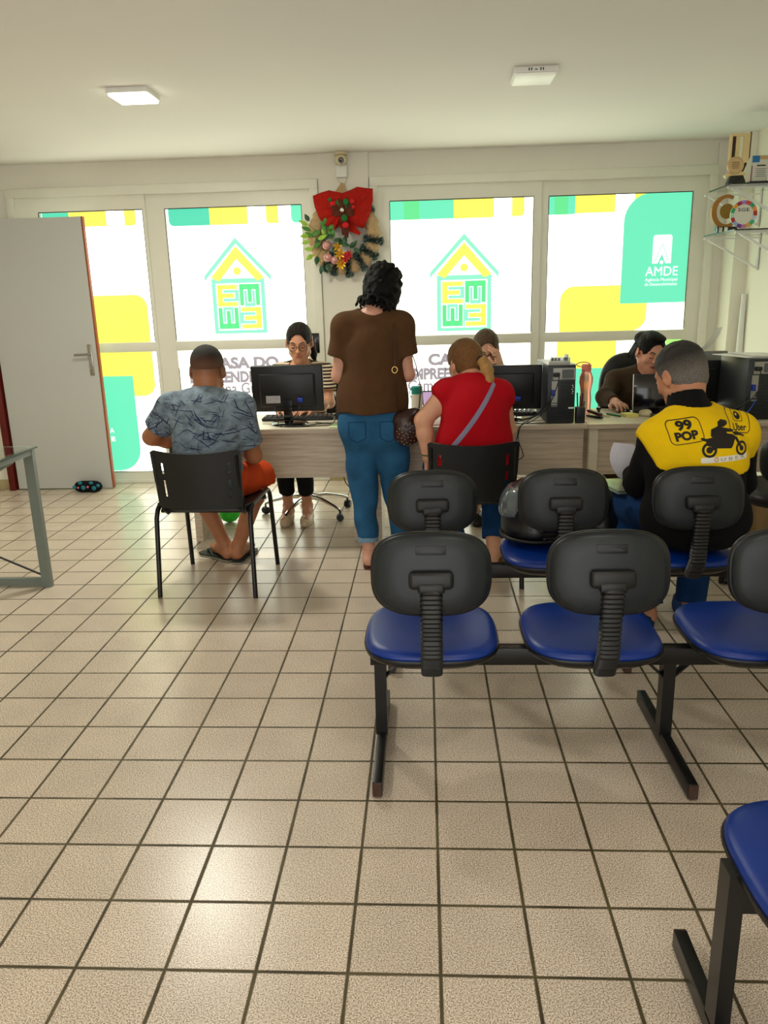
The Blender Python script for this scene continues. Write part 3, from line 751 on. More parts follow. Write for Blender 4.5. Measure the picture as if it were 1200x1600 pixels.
# ================================================================== DESKS
def desk(name, label, x0, x1, y0, y1, legs, post=None):
    t = thing(name, label, 'desk', ((x0+x1)/2, (y0+y1)/2, 0), 0, 'run of three service desks')
    part('desktop', MB().box(((x0+x1)/2, (y0+y1)/2, .7275), (x1-x0, y1-y0, .025), bev=.002), M_oaktop, t, smooth=0)
    part('top_edge', MB().box(((x0+x1)/2, y0-.001, .7275), (x1-x0, .003, .0252)), M_oak, t, smooth=0)
    part('modesty_panel', MB().box(((x0+x1)/2, y0+.065, .577), (x1-x0-.02, .018, .275)), M_oak, t, smooth=0)
    for lx in legs: part('side_panel', MB().box((lx, (y0+y1)/2+.09, .357), (.045, y1-y0-.24, .714)), M_oak, t, smooth=0)
    if post: part('end_post', MB().box((post, y0+.045, .577), (.05, .02, .275)), M_oaktop, t, smooth=0)
    return t
desk('desk', 'pale wood desk on the left, before the woman in stripes', -1.48, -.385, 4.45, 5.08, (-1.432, -.43))
desk('desk', 'pale wood desk in the middle, behind the red top and the looped cable', -.38, .912, 4.44, 5.07, (-.30, .865))
desk('desk', 'pale wood desk on the right, the yellow-backed man sitting before it', .918, 2.30, 4.43, 5.06, (.955, 2.2), .955)
# ================================================================== THINGS ON THE DESKS
TOP = 0.741
M_stick = mat('silver_sticker', (176, 176, 180), 0.4, vary=.25, vscale=90)
M_vga = mat('blue_plug', (20, 50, 150), 0.4)
M_screen = mat('dark_screen', (10, 12, 14), 0.08, coat=.4)
M_keys = mat('keyboard_keys', (34, 35, 36), 0.5)
def monitor(label, x, y, rz, w, h, z0, tilt=.08, bulge=.025, blue_text=False):
    """screen faces +Y; z0 = height of the lower edge over the desk"""
    t = thing('computer_monitor', label, 'monitor', (0, 0, 0))
    R = Euler((tilt, 0, 0)); c = Vector((0, 0, TOP+z0+h/2))
    part('housing', MB().box(c, (w, .026, h), rot=R, bev=.008, seg=3).box(c+Vector((0, -.022, -.01)), (w*.78, .024, h*.72), rot=R, bev=.011, seg=2), M_blk, t)
    part('screen', MB().box(c+Vector((0, .0135, .004)), (w-.026, .002, h-.034), rot=R), M_screen, t)
    part('stand_neck', MB().bar([(0, -.02, TOP+.008), (0, -.04, TOP+z0*.7), (0, -.03, TOP+z0+.07)], .05, .02, up=(0, 1, 0)), M_blkg, t)
    part('stand_foot', MB().lathe([(.11, 0), (.112, .004), (.104, .011), (.04, .017), (.002, .018)], (0, 0, TOP), 32), M_blkg, t)
    part('rating_label', MB().box(c+Vector((-w*.20, -.0345, -h*.22)), (w*.2, .001, h*.16), rot=R), M_stick, t)
    part('video_plug', MB().box(c+Vector((w*.18, -.042, -h*.24)), (.034, .02, .026), rot=R, bev=.003), M_vga, t)
    if blue_text:
        part('port_marks', MB().box(c+Vector((-w*.33, -.0345, -h*.02)), (w*.13, .001, h*.05), rot=R).box(c+Vector((-w*.33, -.0345, -h*.16)), (w*.1, .001, h*.04), rot=R), mat('pale_blue_print', (70, 120, 190), .5), t)
    t.location = (x, y, 0); t.rotation_euler = (0, 0, rz); return t
monitor('black monitor on the left desk in front of the woman in stripes, back turned', -.815, 4.64, .03, .425, .275, .075)
monitor('black monitor beside the computer tower, a blue plug in its back', .47, 4.70, -.04, .43, .262, .055, blue_text=True)
monitor('black monitor far right, half hidden behind the grey-haired head', 1.64, 4.975, -.03, .35, .27, .03)
def keyboard(label, x, y, rz):
    t = thing('keyboard', label, 'keyboard', (0, 0, 0))
    part('keyboard_body', MB().box((0, 0, TOP+.010), (.44, .14, .018), bev=.004), M_blk, t)
    k = MB()
    for r in range(5):
        for c in range(15): k.box((-.20+c*.0285, -.052+r*.026, TOP+.0215), (.023, .021, .006), bev=.002, seg=1)
    part('keys', k, M_keys, t); t['keys'] = 75; del t['keys']
    t.location = (x, y, 0); t.rotation_euler = (0, 0, rz); return t
keyboard('black keyboard behind the left monitor, the striped woman\'s hands by it', -.79, 4.83, .02)
keyboard('black keyboard behind the middle monitor', .46, 4.86, .0)

def cable(name, label, pts, r=.003, group='cables on and under the desks'):
    P = [Vector(p) for p in pts]; Q = []
    for i in range(len(P)-1):
        a, b_, c, d_ = P[max(i-1, 0)], P[i], P[i+1], P[min(i+2, len(P)-1)]
        for k in range(6):
            u = k/6; Q.append(.5*((2*b_)+(c-a)*u+(2*a-5*b_+4*c-d_)*u*u+(3*b_-a-3*c+d_)*u**3))
    Q.append(P[-1]); return tag(part(name, MB().tube(Q, r, 8), M_cable), label, 'cable', group)
# cables
cable('monitor_cable', 'black cable from the left monitor curling over the desk front', [(-.74, 4.585, .86), (-.75, 4.54, .82), (-.80, 4.53, .755), (-.72, 4.53, .745), (-.62, 4.60, .745), (-.54, 4.58, .745), (-.42, 4.62, .746)])
cable('monitor_cable', 'black cable dropping beside the left monitor\'s neck', [(-.89, 4.585, .85), (-.87, 4.55, .80), (-.85, 4.52, .75), (-.74, 4.50, .745), (-.60, 4.53, .745), (-.50, 4.53, .745)])
cable('black_cord', 'black cord looping right of the left monitor', [(-.66, 4.66, .745), (-.60, 4.62, .745), (-.55, 4.66, .745), (-.53, 4.70, .80), (-.46, 4.72, .835), (-.40, 4.72, .845)])
cable('looped_cable', 'thin black cable hanging down in a drop-shaped loop before the middle desk', [(.66, 4.46, .80), (.60, 4.43, .765), (.53, 4.41, .74), (.515, 4.405, .68), (.49, 4.41, .60), (.485, 4.41, .565), (.515, 4.41, .545), (.55, 4.41, .565), (.545, 4.41, .60), (.52, 4.405, .67), (.535, 4.40, .745), (.575, 4.44, .765), (.66, 4.50, .80)], .0026)
cable('monitor_cable', 'black cable from the middle monitor to the tower', [(.545, 4.65, .80), (.53, 4.60, .77), (.54, 4.52, .76), (.62, 4.47, .79), (.68, 4.43, .86), (.70, 4.385, .89)])
cable('mains_cable', 'black power cord from the tower sweeping down left', [(.735, 4.375, 1.02), (.72, 4.36, .96), (.69, 4.36, .88), (.66, 4.41, .82), (.57, 4.48, .765), (.46, 4.50, .75), (.40, 4.49, .747)])
cable('network_cable', 'black lead lying on the middle desk by the monitor foot', [(.39, 4.55, .745), (.46, 4.52, .748), (.55, 4.47, .745), (.63, 4.46, .747), (.70, 4.47, .747)])
cable('mains_cable', 'black cord dangling under the left desk at the pillar', [(-.50, 4.60, .44), (-.49, 4.62, .38), (-.45, 4.64, .33), (-.40, 4.66, .30), (-.36, 4.7, .31)])
cable('mains_cable', 'black cord trailing on the floor by the cardboard box', [(1.62, 4.25, .30), (1.64, 4.3, .2), (1.70, 4.25, .09), (1.80, 4.15, .02), (1.95, 4.1, .006)])

cable('mains_cable', 'black power cord sweeping left from the tower at the right edge', [(1.84, 4.455, 1.02), (1.845, 4.43, .96), (1.82, 4.42, .90), (1.77, 4.43, .84), (1.70, 4.48, .79), (1.66, 4.55, .75)])
cable('monitor_cable', 'thick black lead plugged low into the tower at the right edge', [(1.835, 4.46, .90), (1.82, 4.43, .87), (1.79, 4.43, .86), (1.73, 4.46, .80), (1.70, 4.52, .752)], .004)
tag(part('network_cable', MB().tube([(1.835, 4.47, .86), (1.82, 4.44, .84), (1.79, 4.43, .80), (1.75, 4.45, .76), (1.72, 4.5, .746)], .003, 8), mat('blue_cable', (30, 90, 190), .5)), 'blue network cable at the foot of the right edge tower', 'cable', 'cables on and under the desks')
M_case = mat('black_case_steel', (38, 42, 44), 0.42, .2, vary=.08, vscale=30)
M_galv = mat('galvanised_steel', (160, 160, 150), 0.4, .7, vary=.12, vscale=60)
def tower(label, x0, x1, y, h, rz=0.0, sheet=False):
    t = thing('computer_tower', label, 'computer', (0, 0, 0)); w = x1-x0; dp = .42
    part('case', MB().box((0, dp/2, TOP+h/2+.002), (w, dp, h), bev=.003), M_case, t)
    part('top_lid', MB().box((0, dp/2, TOP+h+.004), (w+.004, dp-.01, .004)), mat('grey_lid', (150, 150, 140), .4), t)
    ps = part('power_supply', MB().box((w*.08, -.001, TOP+h*.86), (w*.78, .004, h*.2)), M_galv, t)
    part('fan_grille', MB().box((w*.22, -.004, TOP+h*.86), (w*.42, .002, h*.15)), mat('dull_grey_steel', (92, 96, 98), .5, .4, vary=.2, vscale=120), ps)
    part('mains_plug', MB().box((-w*.2, -.016, TOP+h*.85), (.034, .03, .022), bev=.004), M_cable, t)
    io = part('port_plate', MB().box((-w*.24, -.001, TOP+h*.52), (w*.22, .004, h*.44)), M_galv, t)
    part('video_plug', MB().box((-w*.30, -.014, TOP+h*.54), (.018, .028, .034), bev=.003), M_vga, io)
    sl = MB()
    for k in range(8): sl.box((0.0, -.002, TOP+.022+k*.0135), (w*.86, .004, .005))
    part('slot_covers', sl, M_blk, t)
    dd = MB()
    for k in range(7): dd.box((w*.18, -.002, TOP+h*.40+k*.02), (w*.44, .0035, .003))
    part('vent_bars', dd, M_blk, t)
    part('badge', MB().box((w*.37, -.0035, TOP+h*.38-.035), (w*.2, .002, .009)), M_paper, t)
    lp = MB()
    for k, (dx, hh) in enumerate(((0, .008), (.003, .006), (-.002, .007), (.002, .009), (0, .005))): lp.box((w*.40+dx, -.0035, TOP+h*.66-.011*k), (.006, .001, hh*.7), rot=Euler((0, .4*(k % 2), 0)))
    part('printed_mark', lp, M_paper, t, smooth=0)
    t.location = ((x0+x1)/2, y, 0); t.rotation_euler = (0, 0, rz); return t
tower('black computer tower on the middle desk, rear ports showing, phone handset on top', .687, .842, 4.475, .325)
tower('black computer tower at the right edge with paper sheets on top', 1.79, 1.955, 4.49, .335, .0)
# telephone handset base on the tower
t = thing('telephone', 'grey desk telephone lying on top of the computer tower', 'telephone', (0, 0, 0))
part('telephone_body', MB().box((0, 0, .014), (.115, .15, .022), rot=Euler((.10, 0, 0)), bev=.008, seg=3), mat('light_grey_plastic', (170, 172, 168), .4, vary=.05), t)
part('handset', MB().tube([(.034, -.062, .030), (.036, -.03, .036), (.036, .03, .040), (.034, .06, .040)], [.013, .011, .011, .013], 12, flat=.7), mat('mid_grey_plastic', (110, 112, 112), .4), t)
kp = MB()
for i in range(4):
    for j in range(3): kp.box((-.04+j*.018, -.05+i*.02, .027+.1*(-.05+i*.02)), (.013, .012, .004), bev=.001, seg=1)
part('keypad', kp, M_blk, t); t.location = (.765, 4.56, TOP+.331+.0); t.rotation_euler = (0, 0, -.2)
# pen holder
t = thing('pen_holder', 'black pen holder standing right of the tower', 'pen holder', (.878, 4.50, TOP))
part('cup', MB().box((.878, 4.50, TOP+.045), (.05, .055, .09), bev=.004), M_blk, t)
for k, (dx, hh, c) in enumerate(((-.012, .17, (20, 20, 22)), (.0, .15, (90, 60, 50)), (.008, .165, (24, 24, 30)), (.016, .12, (30, 30, 30)))):
    o = tag(part('pen', MB().tube([(.878+dx, 4.5, TOP+.05), (.878+dx*1.6, 4.5+.004*k, TOP+hh)], .0036, 8), mat('pen_%d' % k, c, .4)), ['tallest dark pen in the black pen holder', 'brown pen in the middle of the black pen holder', 'dark pen right of the brown one in the holder', 'shortest black pen at the right of the holder'][k], 'pen', 'pens in the pen holder')
M_rose = mat('salmon_translucent_plastic', (246, 170, 148), .3, trans=.6, vary=.02, sub=.1)
# salmon bottle
t = thing('water_bottle', 'salmon pink water bottle with a loop on its lid, on the right desk', 'bottle', (.985, 4.90, TOP))
part('bottle_body', MB().lathe([(.002, 0), (.030, 0), (.034, .01), (.035, .09), (.031, .125), (.036, .16), (.042, .185), (.041, .215), (.030, .245), (.026, .255), (.002, .256)], (.985, 4.90, TOP), 28), M_rose, t, smooth=70)
part('lid', MB().lathe([(.002, 0), (.029, 0), (.029, .035), (.025, .04), (.002, .04)], (.985, 4.90, TOP+.255), 28), mat('salmon_lid', (222, 122, 106), .4), t)
part('carry_loop', MB().tube([(.985-.032+.045*math.cos(a)*.9+.012, 4.90, TOP+.293+.014*math.sin(a)) for a in [2*PI*k/20 for k in range(20)]], .003, 6, loop=True), MATS['salmon_lid'], t)
# cream bottle with teal lid
t = thing('water_bottle', 'cream water bottle with a teal lid between the two women', 'bottle', (-.052, 4.80, TOP))
part('bottle_body', MB().lathe([(.002, 0), (.033, 0), (.035, .01), (.035, .14), (.031, .15), (.002, .15)], (-.052, 4.80, TOP), 28), mat('pale_cream_bottle', (214, 206, 190), .35, vary=.03), t, smooth=60)
part('lid', MB().lathe([(.002, 0), (.034, 0), (.034, .03), (.036, .034), (.036, .04), (.03, .046), (.002, .047)], (-.052, 4.80, TOP+.148), 28), mat('teal_lid', (20, 140, 130), .4), t)
part('strap', MB().tube([(-.086, 4.80, TOP+.18), (-.094, 4.795, TOP+.165), (-.092, 4.79, TOP+.14), (-.084, 4.79, TOP+.12)], .003, 6), MATS['teal_lid'], t)
# clear tumbler
tag(part('plastic_cup', MB().lathe([(.02, 0), (.028, .08), (.030, .085), (.027, .08), (.019, .003)], (.005, 4.60, TOP), 24), mat('clear_cup', (230, 235, 235), .1, trans=.9, ior=1.3)), 'small clear plastic cup in front of the teal-lidded bottle', 'cup')
# small laptop/tablet with pink screen, papers
t = thing('tablet', 'small dark tablet with a pinkish screen propped beside the red top', 'tablet', (.02, 4.86, TOP))
part('tablet_body', MB().box((.06, 4.90, TOP+.08), (.16, .01, .15), rot=Euler((-.3, 0, .25)), bev=.004), M_blk, t)
part('screen', MB().box((.0585, 4.8935, TOP+.08), (.144, .002, .135), rot=Euler((-.3, 0, .25))), mat('lit_pink_screen', (190, 160, 200), .3, emit=(200, 170, 215), estr=.5), t)
for k, (x, y, rz, lab, c) in enumerate(((.09, 4.56, .3, 'pinkish papers on the middle desk beside the red sleeve', (236, 200, 206)), (-.47, 4.52, -.1, 'flat pale green leaflet at the left desk\'s front edge', (190, 210, 160)), (.33, 4.60, .1, 'white sheets under the middle monitor', (226, 228, 226)), (-.20, 4.60, .4, 'white sheet on the middle desk behind the standing woman', (230, 230, 226)))):
    tag(part('paper_sheet', MB().box((x, y, TOP+.0022), (.17, .12, .003), rot=Euler((0, 0, rz))), mat('sheet_%d' % k, c, .8)), lab, 'paper')
tag(part('paper_sheet', MB().box((.62, 4.66, TOP+.0022), (.18, .15, .003), rot=Euler((0, 0, .5))), mat('sheet_4', (206, 198, 180), .8)), 'beige sheet on the middle desk left of the tower', 'paper')
# slim black box standing right of the left monitor
t = thing('network_box', 'slim black box standing upright right of the left monitor', 'router', (-.55, 4.98, TOP))
part('box_body', MB().box((-.548, 4.98, TOP+.105), (.030, .13, .21), rot=Euler((0, .06, 0)), bev=.004), M_blkg, t)
part('box_foot', MB().box((-.55, 4.98, TOP+.006), (.06, .11, .012), bev=.003), M_blk, t)
tag(part('speaker_box', MB().box((-.515, 4.80, TOP+.035), (.07, .08, .07), bev=.006), M_blk), 'small black box by the standing woman\'s left hip', 'speaker')
# mice
def mouse(label, x, y, rz, m):
    t = thing('computer_mouse', label, 'mouse', (x, y, TOP)); mb = MB()
    mb.rings([[(x+math.cos(rz)*a*k-math.sin(rz)*b_*k2, y+math.sin(rz)*a*k+math.cos(rz)*b_*k2, TOP+.001+z+(.006*(b_*-8)*(z > .012))) for a, b_ in sq_outline(.058, .10, 2.4, 28)] for k, k2, z in ((.9, .93, 0), (1, 1, .008), (.93, .95, .02), (.7, .75, .031), (.35, .4, .036))])
    part('mouse_shell', mb, m, t, smooth=80); part('scroll_wheel', MB().lathe([(.001, -.003), (.008, -.003), (.008, .003), (.001, .003)], (x-math.sin(rz)*-.028, y+.028*math.cos(rz)-.0, TOP+.031), 12, Euler((0, PI/2, rz))), M_cable, t)
    return t
mouse('black mouse under the fingers of the woman in brown', 1.205, 4.865, .3, M_blkg)
mouse('cream mouse beside the yellow notes on the right desk', 1.30, 4.72, .7, M_cream)
# yellow notes, pens, stapler, cap
for k in range(3): tag(part('sticky_notes', MB().box((1.215-.003*k, 4.70+.004*k, TOP+.003+.006*k), (.075, .075, .0055), rot=Euler((0, 0, .12+.1*k))), mat('pale_yellow_paper', (232, 222, 130), .8)), ['lowest pad of the little stack of pale yellow notes', 'middle pad of the little stack of pale yellow notes', 'top pad of the little stack of pale yellow notes'][k], 'notepad', 'pale yellow note pads')
tag(part('marker_pen', MB().tube([(1.095, 4.78, TOP+.007), (1.15, 4.67, TOP+.007)], .006, 10), mat('green_marker', (20, 110, 50), .4)), 'green marker pen lying left of the yellow notes', 'pen')
tag(part('pencil', MB().tube([(1.03, 4.78, TOP+.006), (1.085, 4.66, TOP+.006)], .0045, 8), mat('pale_pencil', (214, 206, 150), .5)), 'pale pencil lying between the stapler and the green marker', 'pencil')
t = thing('stapler', 'black and maroon stapler lying near the right desk\'s left end', 'stapler', (1.0, 4.68, TOP))
part('stapler_base', MB().box((1.0, 4.68, TOP+.006), (.03, .12, .010), rot=Euler((0, 0, .5)), bev=.003), M_blk, t)
part('stapler_arm', MB().box((1.0, 4.68, TOP+.028), (.026, .115, .018), rot=Euler((.12, 0, .5)), bev=.006), mat('maroon_plastic', (70, 22, 30), .4), t)
tag(part('ink_stamp', MB().lathe([(.018, 0), (.018, .012), (.008, .018), (.008, .03), (.016, .04), (.012, .05), (.002, .052)], (1.04, 4.76, TOP), 16), M_blkg), 'little black rubber stamp behind the stapler', 'stamp')
# charger brick
tag(part('power_brick', MB().box((1.36, 4.62, TOP+.013), (.10, .045, .026), rot=Euler((0, 0, -.1)), bev=.005), M_blkg), 'black power brick at the foot of the open laptop', 'charger')
cable('charger_lead', 'thin dark lead running from the cream mouse to the laptop', [(1.33, 4.76, TOP+.01), (1.37, 4.70, TOP+.008), (1.33, 4.60, TOP+.006), (1.40, 4.55, TOP+.006), (1.50, 4.60, TOP+.006)])
# laptop, lid towards us
t = thing('laptop', 'open black laptop on the right desk, lid turned to the camera', 'laptop', (1.38, 4.78, TOP))
part('laptop_base', MB().box((1.40, 4.86, TOP+.011), (.33, .23, .018), bev=.004), M_blkg, t)
ld = part('laptop_lid', MB().box((1.40, 4.735, TOP+.125), (.335, .009, .235), rot=Euler((-.10, 0, 0)), bev=.004), M_blkg, t)
part('lid_edge', MB().box((1.2318, 4.735, TOP+.125), (.003, .011, .235), rot=Euler((-.10, 0, 0))), M_galv, ld)
# tray of paper curling up, printer behind
t = thing('printer', 'dark printer behind the far right monitor, under the curled paper', 'printer', (1.95, 5.35, 0))
part('printer_stand', MB().box((1.97, 5.37, .36), (.40, .36, .72), bev=.005), M_oaktop, t)
part('printer_body', MB().box((1.97, 5.37, .84), (.38, .32, .24), bev=.02, seg=3), M_blk, t)
pr = MB(); rr0, rr1 = [], []
for i in range(9):
    u = i/8; x = 1.80+.10*u+.05*u*u; z = 1.05+.17*u**1.3; rr0.append((x, 5.33+.02*u, z))
pts = [(1.79, 1.075), (1.822, 1.10), (1.85, 1.135), (1.872, 1.175), (1.885, 1.215)]
pr.rings([[(x, 5.32, z), (x+.075, 5.40, z+.0), (x+.076, 5.402, z-.003), (x+.001, 5.322, z-.003)] for x, z in pts])
tag(part('curled_paper', pr, M_paper), 'white sheet curling up beside the window\'s right jamb', 'paper')
bx = MB(); bx.box((1.90, 5.34, 1.0), (.16, .05, .13), bev=.004); part('paper_support', bx, mat('grey_support', (120, 122, 118), .5), t)
tag(part('paper_sheet', MB().box((1.87, 4.66, TOP+.345), (.30, .30, .004), rot=Euler((0, .02, .3))).box((1.91, 4.66, TOP+.35), (.22, .30, .003), rot=Euler((0, .03, .1))), M_paper), 'white sheets lying on the tower at the right edge', 'paper')
tag(part('cable_conduit', MB().tube([(2.34, 6.06, .78), (2.335, 6.062, 1.42)], [.03, .016], 14), M_white), 'white tapering tube leaning in the corner of the right wall', 'tube')
# under the desks
t = thing('wicker_basket', 'dark brown woven basket under the right desk', 'basket', (1.24, 4.78, 0))
part('woven_body', MB().rings([[(1.24+x*k, 4.78+y*k, z) for x, y in sq_outline(.26, .22, 6, 32)] for k, z in ((.85, 0), (1, .34), (1.03, .345), (.97, .345), (.83, .02))]), mat('brown_wicker', (116, 88, 60), .8, vary=.5, vscale=120, bump=.6, bscale=160, stretch=(1, 1, 3)), t)
part('rim', MB().tube([(1.24+x, 4.78+y, .345) for x, y in sq_outline(.27, .23, 6, 32)], .009, 8, loop=True), mat('dark_wicker', (54, 38, 26), .7, vary=.3, vscale=80), t)
tag(part('cardboard_box', MB().box((2.10, 4.40, .18), (.42, .30, .36), rot=Euler((0, 0, .15)), bev=.003), M_card), 'brown cardboard box on the floor at the right edge', 'box')
tag(part('crumpled_bag', MB().ball((1.75, 4.50, .19), (.07, .06, .12), 14), mat('dull_teal_plastic', (84, 108, 104), .3, vary=.3, vscale=40, bump=.8, bscale=40)), 'dull teal plastic bag squeezed beside the cardboard box', 'bag')
tag(part('lime_pouch', MB().ball((-1.35, 5.11, .07), (.075, .06, .07), 18), mat('lime_green', (60, 214, 60), .4, vary=.2, vscale=30)), 'bright lime green pouch on the floor under the left desk', 'pouch')
# stuffed draught stopper in front of the open door
st = MB(); P = [(-2.86+.24*u, 6.06-.01*u, .045) for u in [i/12 for i in range(13)]]
st.tube(P, [.004, .032, .042, .045, .046, .046, .046, .046, .046, .045, .042, .032, .004], 20)
t = thing('door_stopper', 'black stuffed door stopper with teal roses at the foot of the white door', 'door stopper', (-2.74, 6.05, 0))
part('fabric_roll', st, fabric('black_cotton', (14, 15, 18)), t, smooth=80)
for k, (x, z, r, c) in enumerate(((-2.835, .05, .016, 'teal'), (-2.79, .078, .018, 'teal'), (-2.762, .045, .019, 'teal'), (-2.70, .076, .018, 'teal'), (-2.675, .04, .019, 'teal'), (-2.805, .045, .009, 'pink'), (-2.725, .05, .010, 'pink'), (-2.64, .06, .014, 'teal'))):
    m = mat('teal_rose', (30, 120, 136), .8, vary=.4, vscale=150) if c == 'teal' else mat('pink_rose', (206, 110, 120), .8, vary=.3, vscale=150)
    dy = -math.sqrt(max(.046**2-(z-.045)**2, 1e-5)); part('printed_rose', MB().ball((x, 6.055+dy, z), (r, .005, r), 14), m, t, smooth=80)

# ================================================================== GLASS TABLE on the left
t = thing('glass_table', 'glass-topped table with a grey steel frame cut off by the left edge', 'table', (-2.6, 3.5, 0))
part('glass_top', MB().box((-2.66, 3.52, .755), (1.28, .80, .008)), M_glass, t, smooth=0)
part('top_edge', MB().box((-2.0185, 3.52, .755), (.003, .80, .0085)).box((-2.66, 3.1195, .755), (1.28, .002, .0085)), M_gedge, t, smooth=0)
part('far_leg', MB().bar([(-2.045, 3.875, 0), (-2.045, 3.875, .745)], .05, .03, up=(0, 1, 0)), M_gmetal, t, smooth=0)
part('near_leg', MB().bar([(-2.62, 3.18, 0), (-2.62, 3.18, .745)], .05, .03, up=(0, 1, 0)), M_gmetal, t, smooth=0)
part('far_leg', MB().bar([(-3.24, 3.875, 0), (-3.24, 3.875, .745)], .05, .03, up=(0, 1, 0)), M_gmetal, t, smooth=0)
part('side_rail', MB().bar([(-2.045, 3.875, .735), (-2.045, 3.16, .735)], .045, .022).tube([(-2.045, 3.70, .722), (-2.06, 3.55, .70), (-2.12, 3.40, .62)], .012, 8), M_gmetal, t, smooth=0)
part('top_rail', MB().bar([(-2.045, 3.16, .735), (-3.24, 3.16, .735)], .03, .022).bar([(-3.24, 3.16, .735), (-3.24, 3.875, .735)], .03, .022), M_gmetal, t, smooth=0)
part('foot_rail', MB().bar([(-2.05, 3.882, .028), (-3.24, 3.882, .028)], .03, .04), M_gmetal, t, smooth=0)
part('brace_rod', MB().tube([(-2.06, 3.88, .06), (-3.2, 3.86, .60)], .006, 8), M_metal, t)

# ================================================================== WALL: camera, junction box, intercom
t = thing('security_camera', 'small cream dome camera under the ceiling above the wreath', 'camera', (-.612, 6.33, CEIL-.10))
part('mount', MB().lathe([(.05, 0), (.05, .012), (.042, .02), (.002, .02)], (-.612, 6.325, CEIL-.021), 24), M_cream, t)
part('camera_body', MB().ball((-.612, 6.32, CEIL-.055), (.046, .046, .042), 24), M_cream, t, smooth=80)
le = part('eyeball', MB().ball((-.608, 6.300, CEIL-.062), .034, 24), M_cream, t, smooth=80)
part('lens', MB().lathe([(.002, 0), (.022, 0), (.020, .006), (.010, .004), (.002, .008)], (-.606, 6.270, CEIL-.068), 20, Euler((PI/2+.2, 0, 0))), M_lens, le)
tag(part('junction_box', MB().box((-.612, 6.355, 2.388), (.085, .035, .085), bev=.004), M_white), 'small white junction box below the security camera', 'junction box')
tag(part('white_cord', MB().tube([(-.65, 6.352, 2.44), (-.655, 6.352, 2.38), (-.645, 6.35, 2.33), (-.62, 6.35, 2.305), (-.60, 6.35, 2.298), (-.585, 6.35, 2.315), (-.573, 6.35, 2.36), (-.574, 6.352, 2.43)], .0035, 8), M_cream), 'thin cream cord looping round the junction box', 'cord')
t = thing('intercom', 'black intercom box on the window stile behind the striped woman', 'intercom', (-.86, 6.34, 1.05))
part('intercom_body', MB().box((-.868, 6.352, 1.125), (.058, .03, .155), bev=.004), M_blkg, t)
part('side_strip', MB().box((-.893, 6.334, 1.13), (.007, .004, .11)), M_white, t)
for k, (x, z) in enumerate(((-.60, 2.47),)): pass

# ================================================================== SHELVES with trophies
def shelf(label, z, x0, y0, y1):
    t = thing('glass_shelf', label, 'shelf', ((x0+2.34)/2, (y0+y1)/2, z-.2), 0, 'corner glass shelves')
    part('glass_plate', MB().box(((x0+2.355)/2, (y0+y1)/2, z), (2.355-x0, y1-y0, .008)), M_glass, t, smooth=0)
    part('plate_edge', MB().box(((x0+2.355)/2, y0-.001, z), (2.355-x0, .002, .0082)).box((x0-.001, (y0+y1)/2, z), (.002, y1-y0, .0082)), mat('dark_glass_edge', (34, 40, 38), .2), t, smooth=0)
    for y in (y0+.10, y1+.12):
        k = part('bracket', MB().box((2.35, y, z-.10), (.012, .028, .26), bev=.002).box((2.16, y, z-.011), (.38, .022, .012)).bar([(2.345, y, z-.215), (2.0, y, z-.015)], .018, .014), M_white, t, smooth=0)
    return t
shelf('upper glass shelf on the right wall, gold trophy on it', 2.10, 1.957, 5.44, 5.85)
shelf('lower glass shelf on the right wall, round trophy on it', 1.81, 1.93, 5.25, 5.80)
# gold medal trophy (upper shelf)
zt = 2.105; X0, Y0 = 2.01, 5.53
t = thing('medal_trophy', 'gold ribbon-shaped trophy with a medal on the upper shelf', 'trophy', (X0, Y0, zt))
part('trophy_base', MB().rings([[(X0+x*k, Y0+y*k, z) for x, y in sq_outline(.11, .08, 8, 24)] for k, z in ((1, zt), (.98, zt+.012), (.72, zt+.05))]), M_blkg, t)
part('scroll_foot', MB().bar([(X0-.075, Y0-.012, zt+.045), (X0-.055, Y0-.012, zt+.06), (X0, Y0-.012, zt+.06), (X0+.035, Y0-.012, zt+.064), (X0+.05, Y0-.012, zt+.05)], .02, .02, up=(0, 0, 1)), M_ltgold, t)
fr_ = MB()
fr_.prism([(X0-.055, zt+.12), (X0-.043, zt+.12), (X0-.043, zt+.285), (X0+.055, zt+.285), (X0+.055, zt+.13), (X0+.066, zt+.14), (X0+.066, zt+.30), (X0-.055, zt+.30)], Y0-.015, Y0+.015)
fr_.prism([(X0-.02, zt+.13), (X0+.005, zt+.12), (X0+.005, zt+.285), (X0-.02, zt+.285)], Y0-.012, Y0+.012)
fr_.prism([(X0+.03, zt+.12), (X0+.055, zt+.13), (X0+.055, zt+.285), (X0+.03, zt+.285)], Y0-.012, Y0+.012); part('ribbon_frame', fr_, M_ltgold, t, smooth=30)
part('dark_ribbon', MB().prism([(X0+.0, zt+.06), (X0+.04, zt+.07), (X0+.06, zt+.12), (X0+.045, zt+.15), (X0, zt+.12)], Y0-.008, Y0+.008).prism([(X0-.043, zt+.13), (X0-.022, zt+.13), (X0-.022, zt+.283), (X0-.043, zt+.283)], Y0-.006, Y0+.008).prism([(X0+.067, zt+.14), (X0+.075, zt+.16), (X0+.075, zt+.31), (X0+.067, zt+.30)], Y0-.01, Y0+.02), mat('dark_brown_lacquer', (44, 20, 14), .25), t, smooth=0)
me_ = part('medal', MB().lathe([(.002, 0), (.050, 0), (.054, .004), (.054, .010), (.047, .013), (.044, .010), (.002, .010)], (X0-.018, Y0-.018, zt+.11), 32, Euler((PI/2, 0, 0))), mat('rose_gold', (206, 176, 132), .35, .4, vary=.05), t)
e_ = MB()
for k in range(4): e_.box((X0-.018, Y0-.0318, zt+.128-.011*k), (.050-.008*(k == 3), .0006, .0032))
part('engraving', e_, mat('engraved_brown', (110, 76, 44), .6), me_, smooth=0)
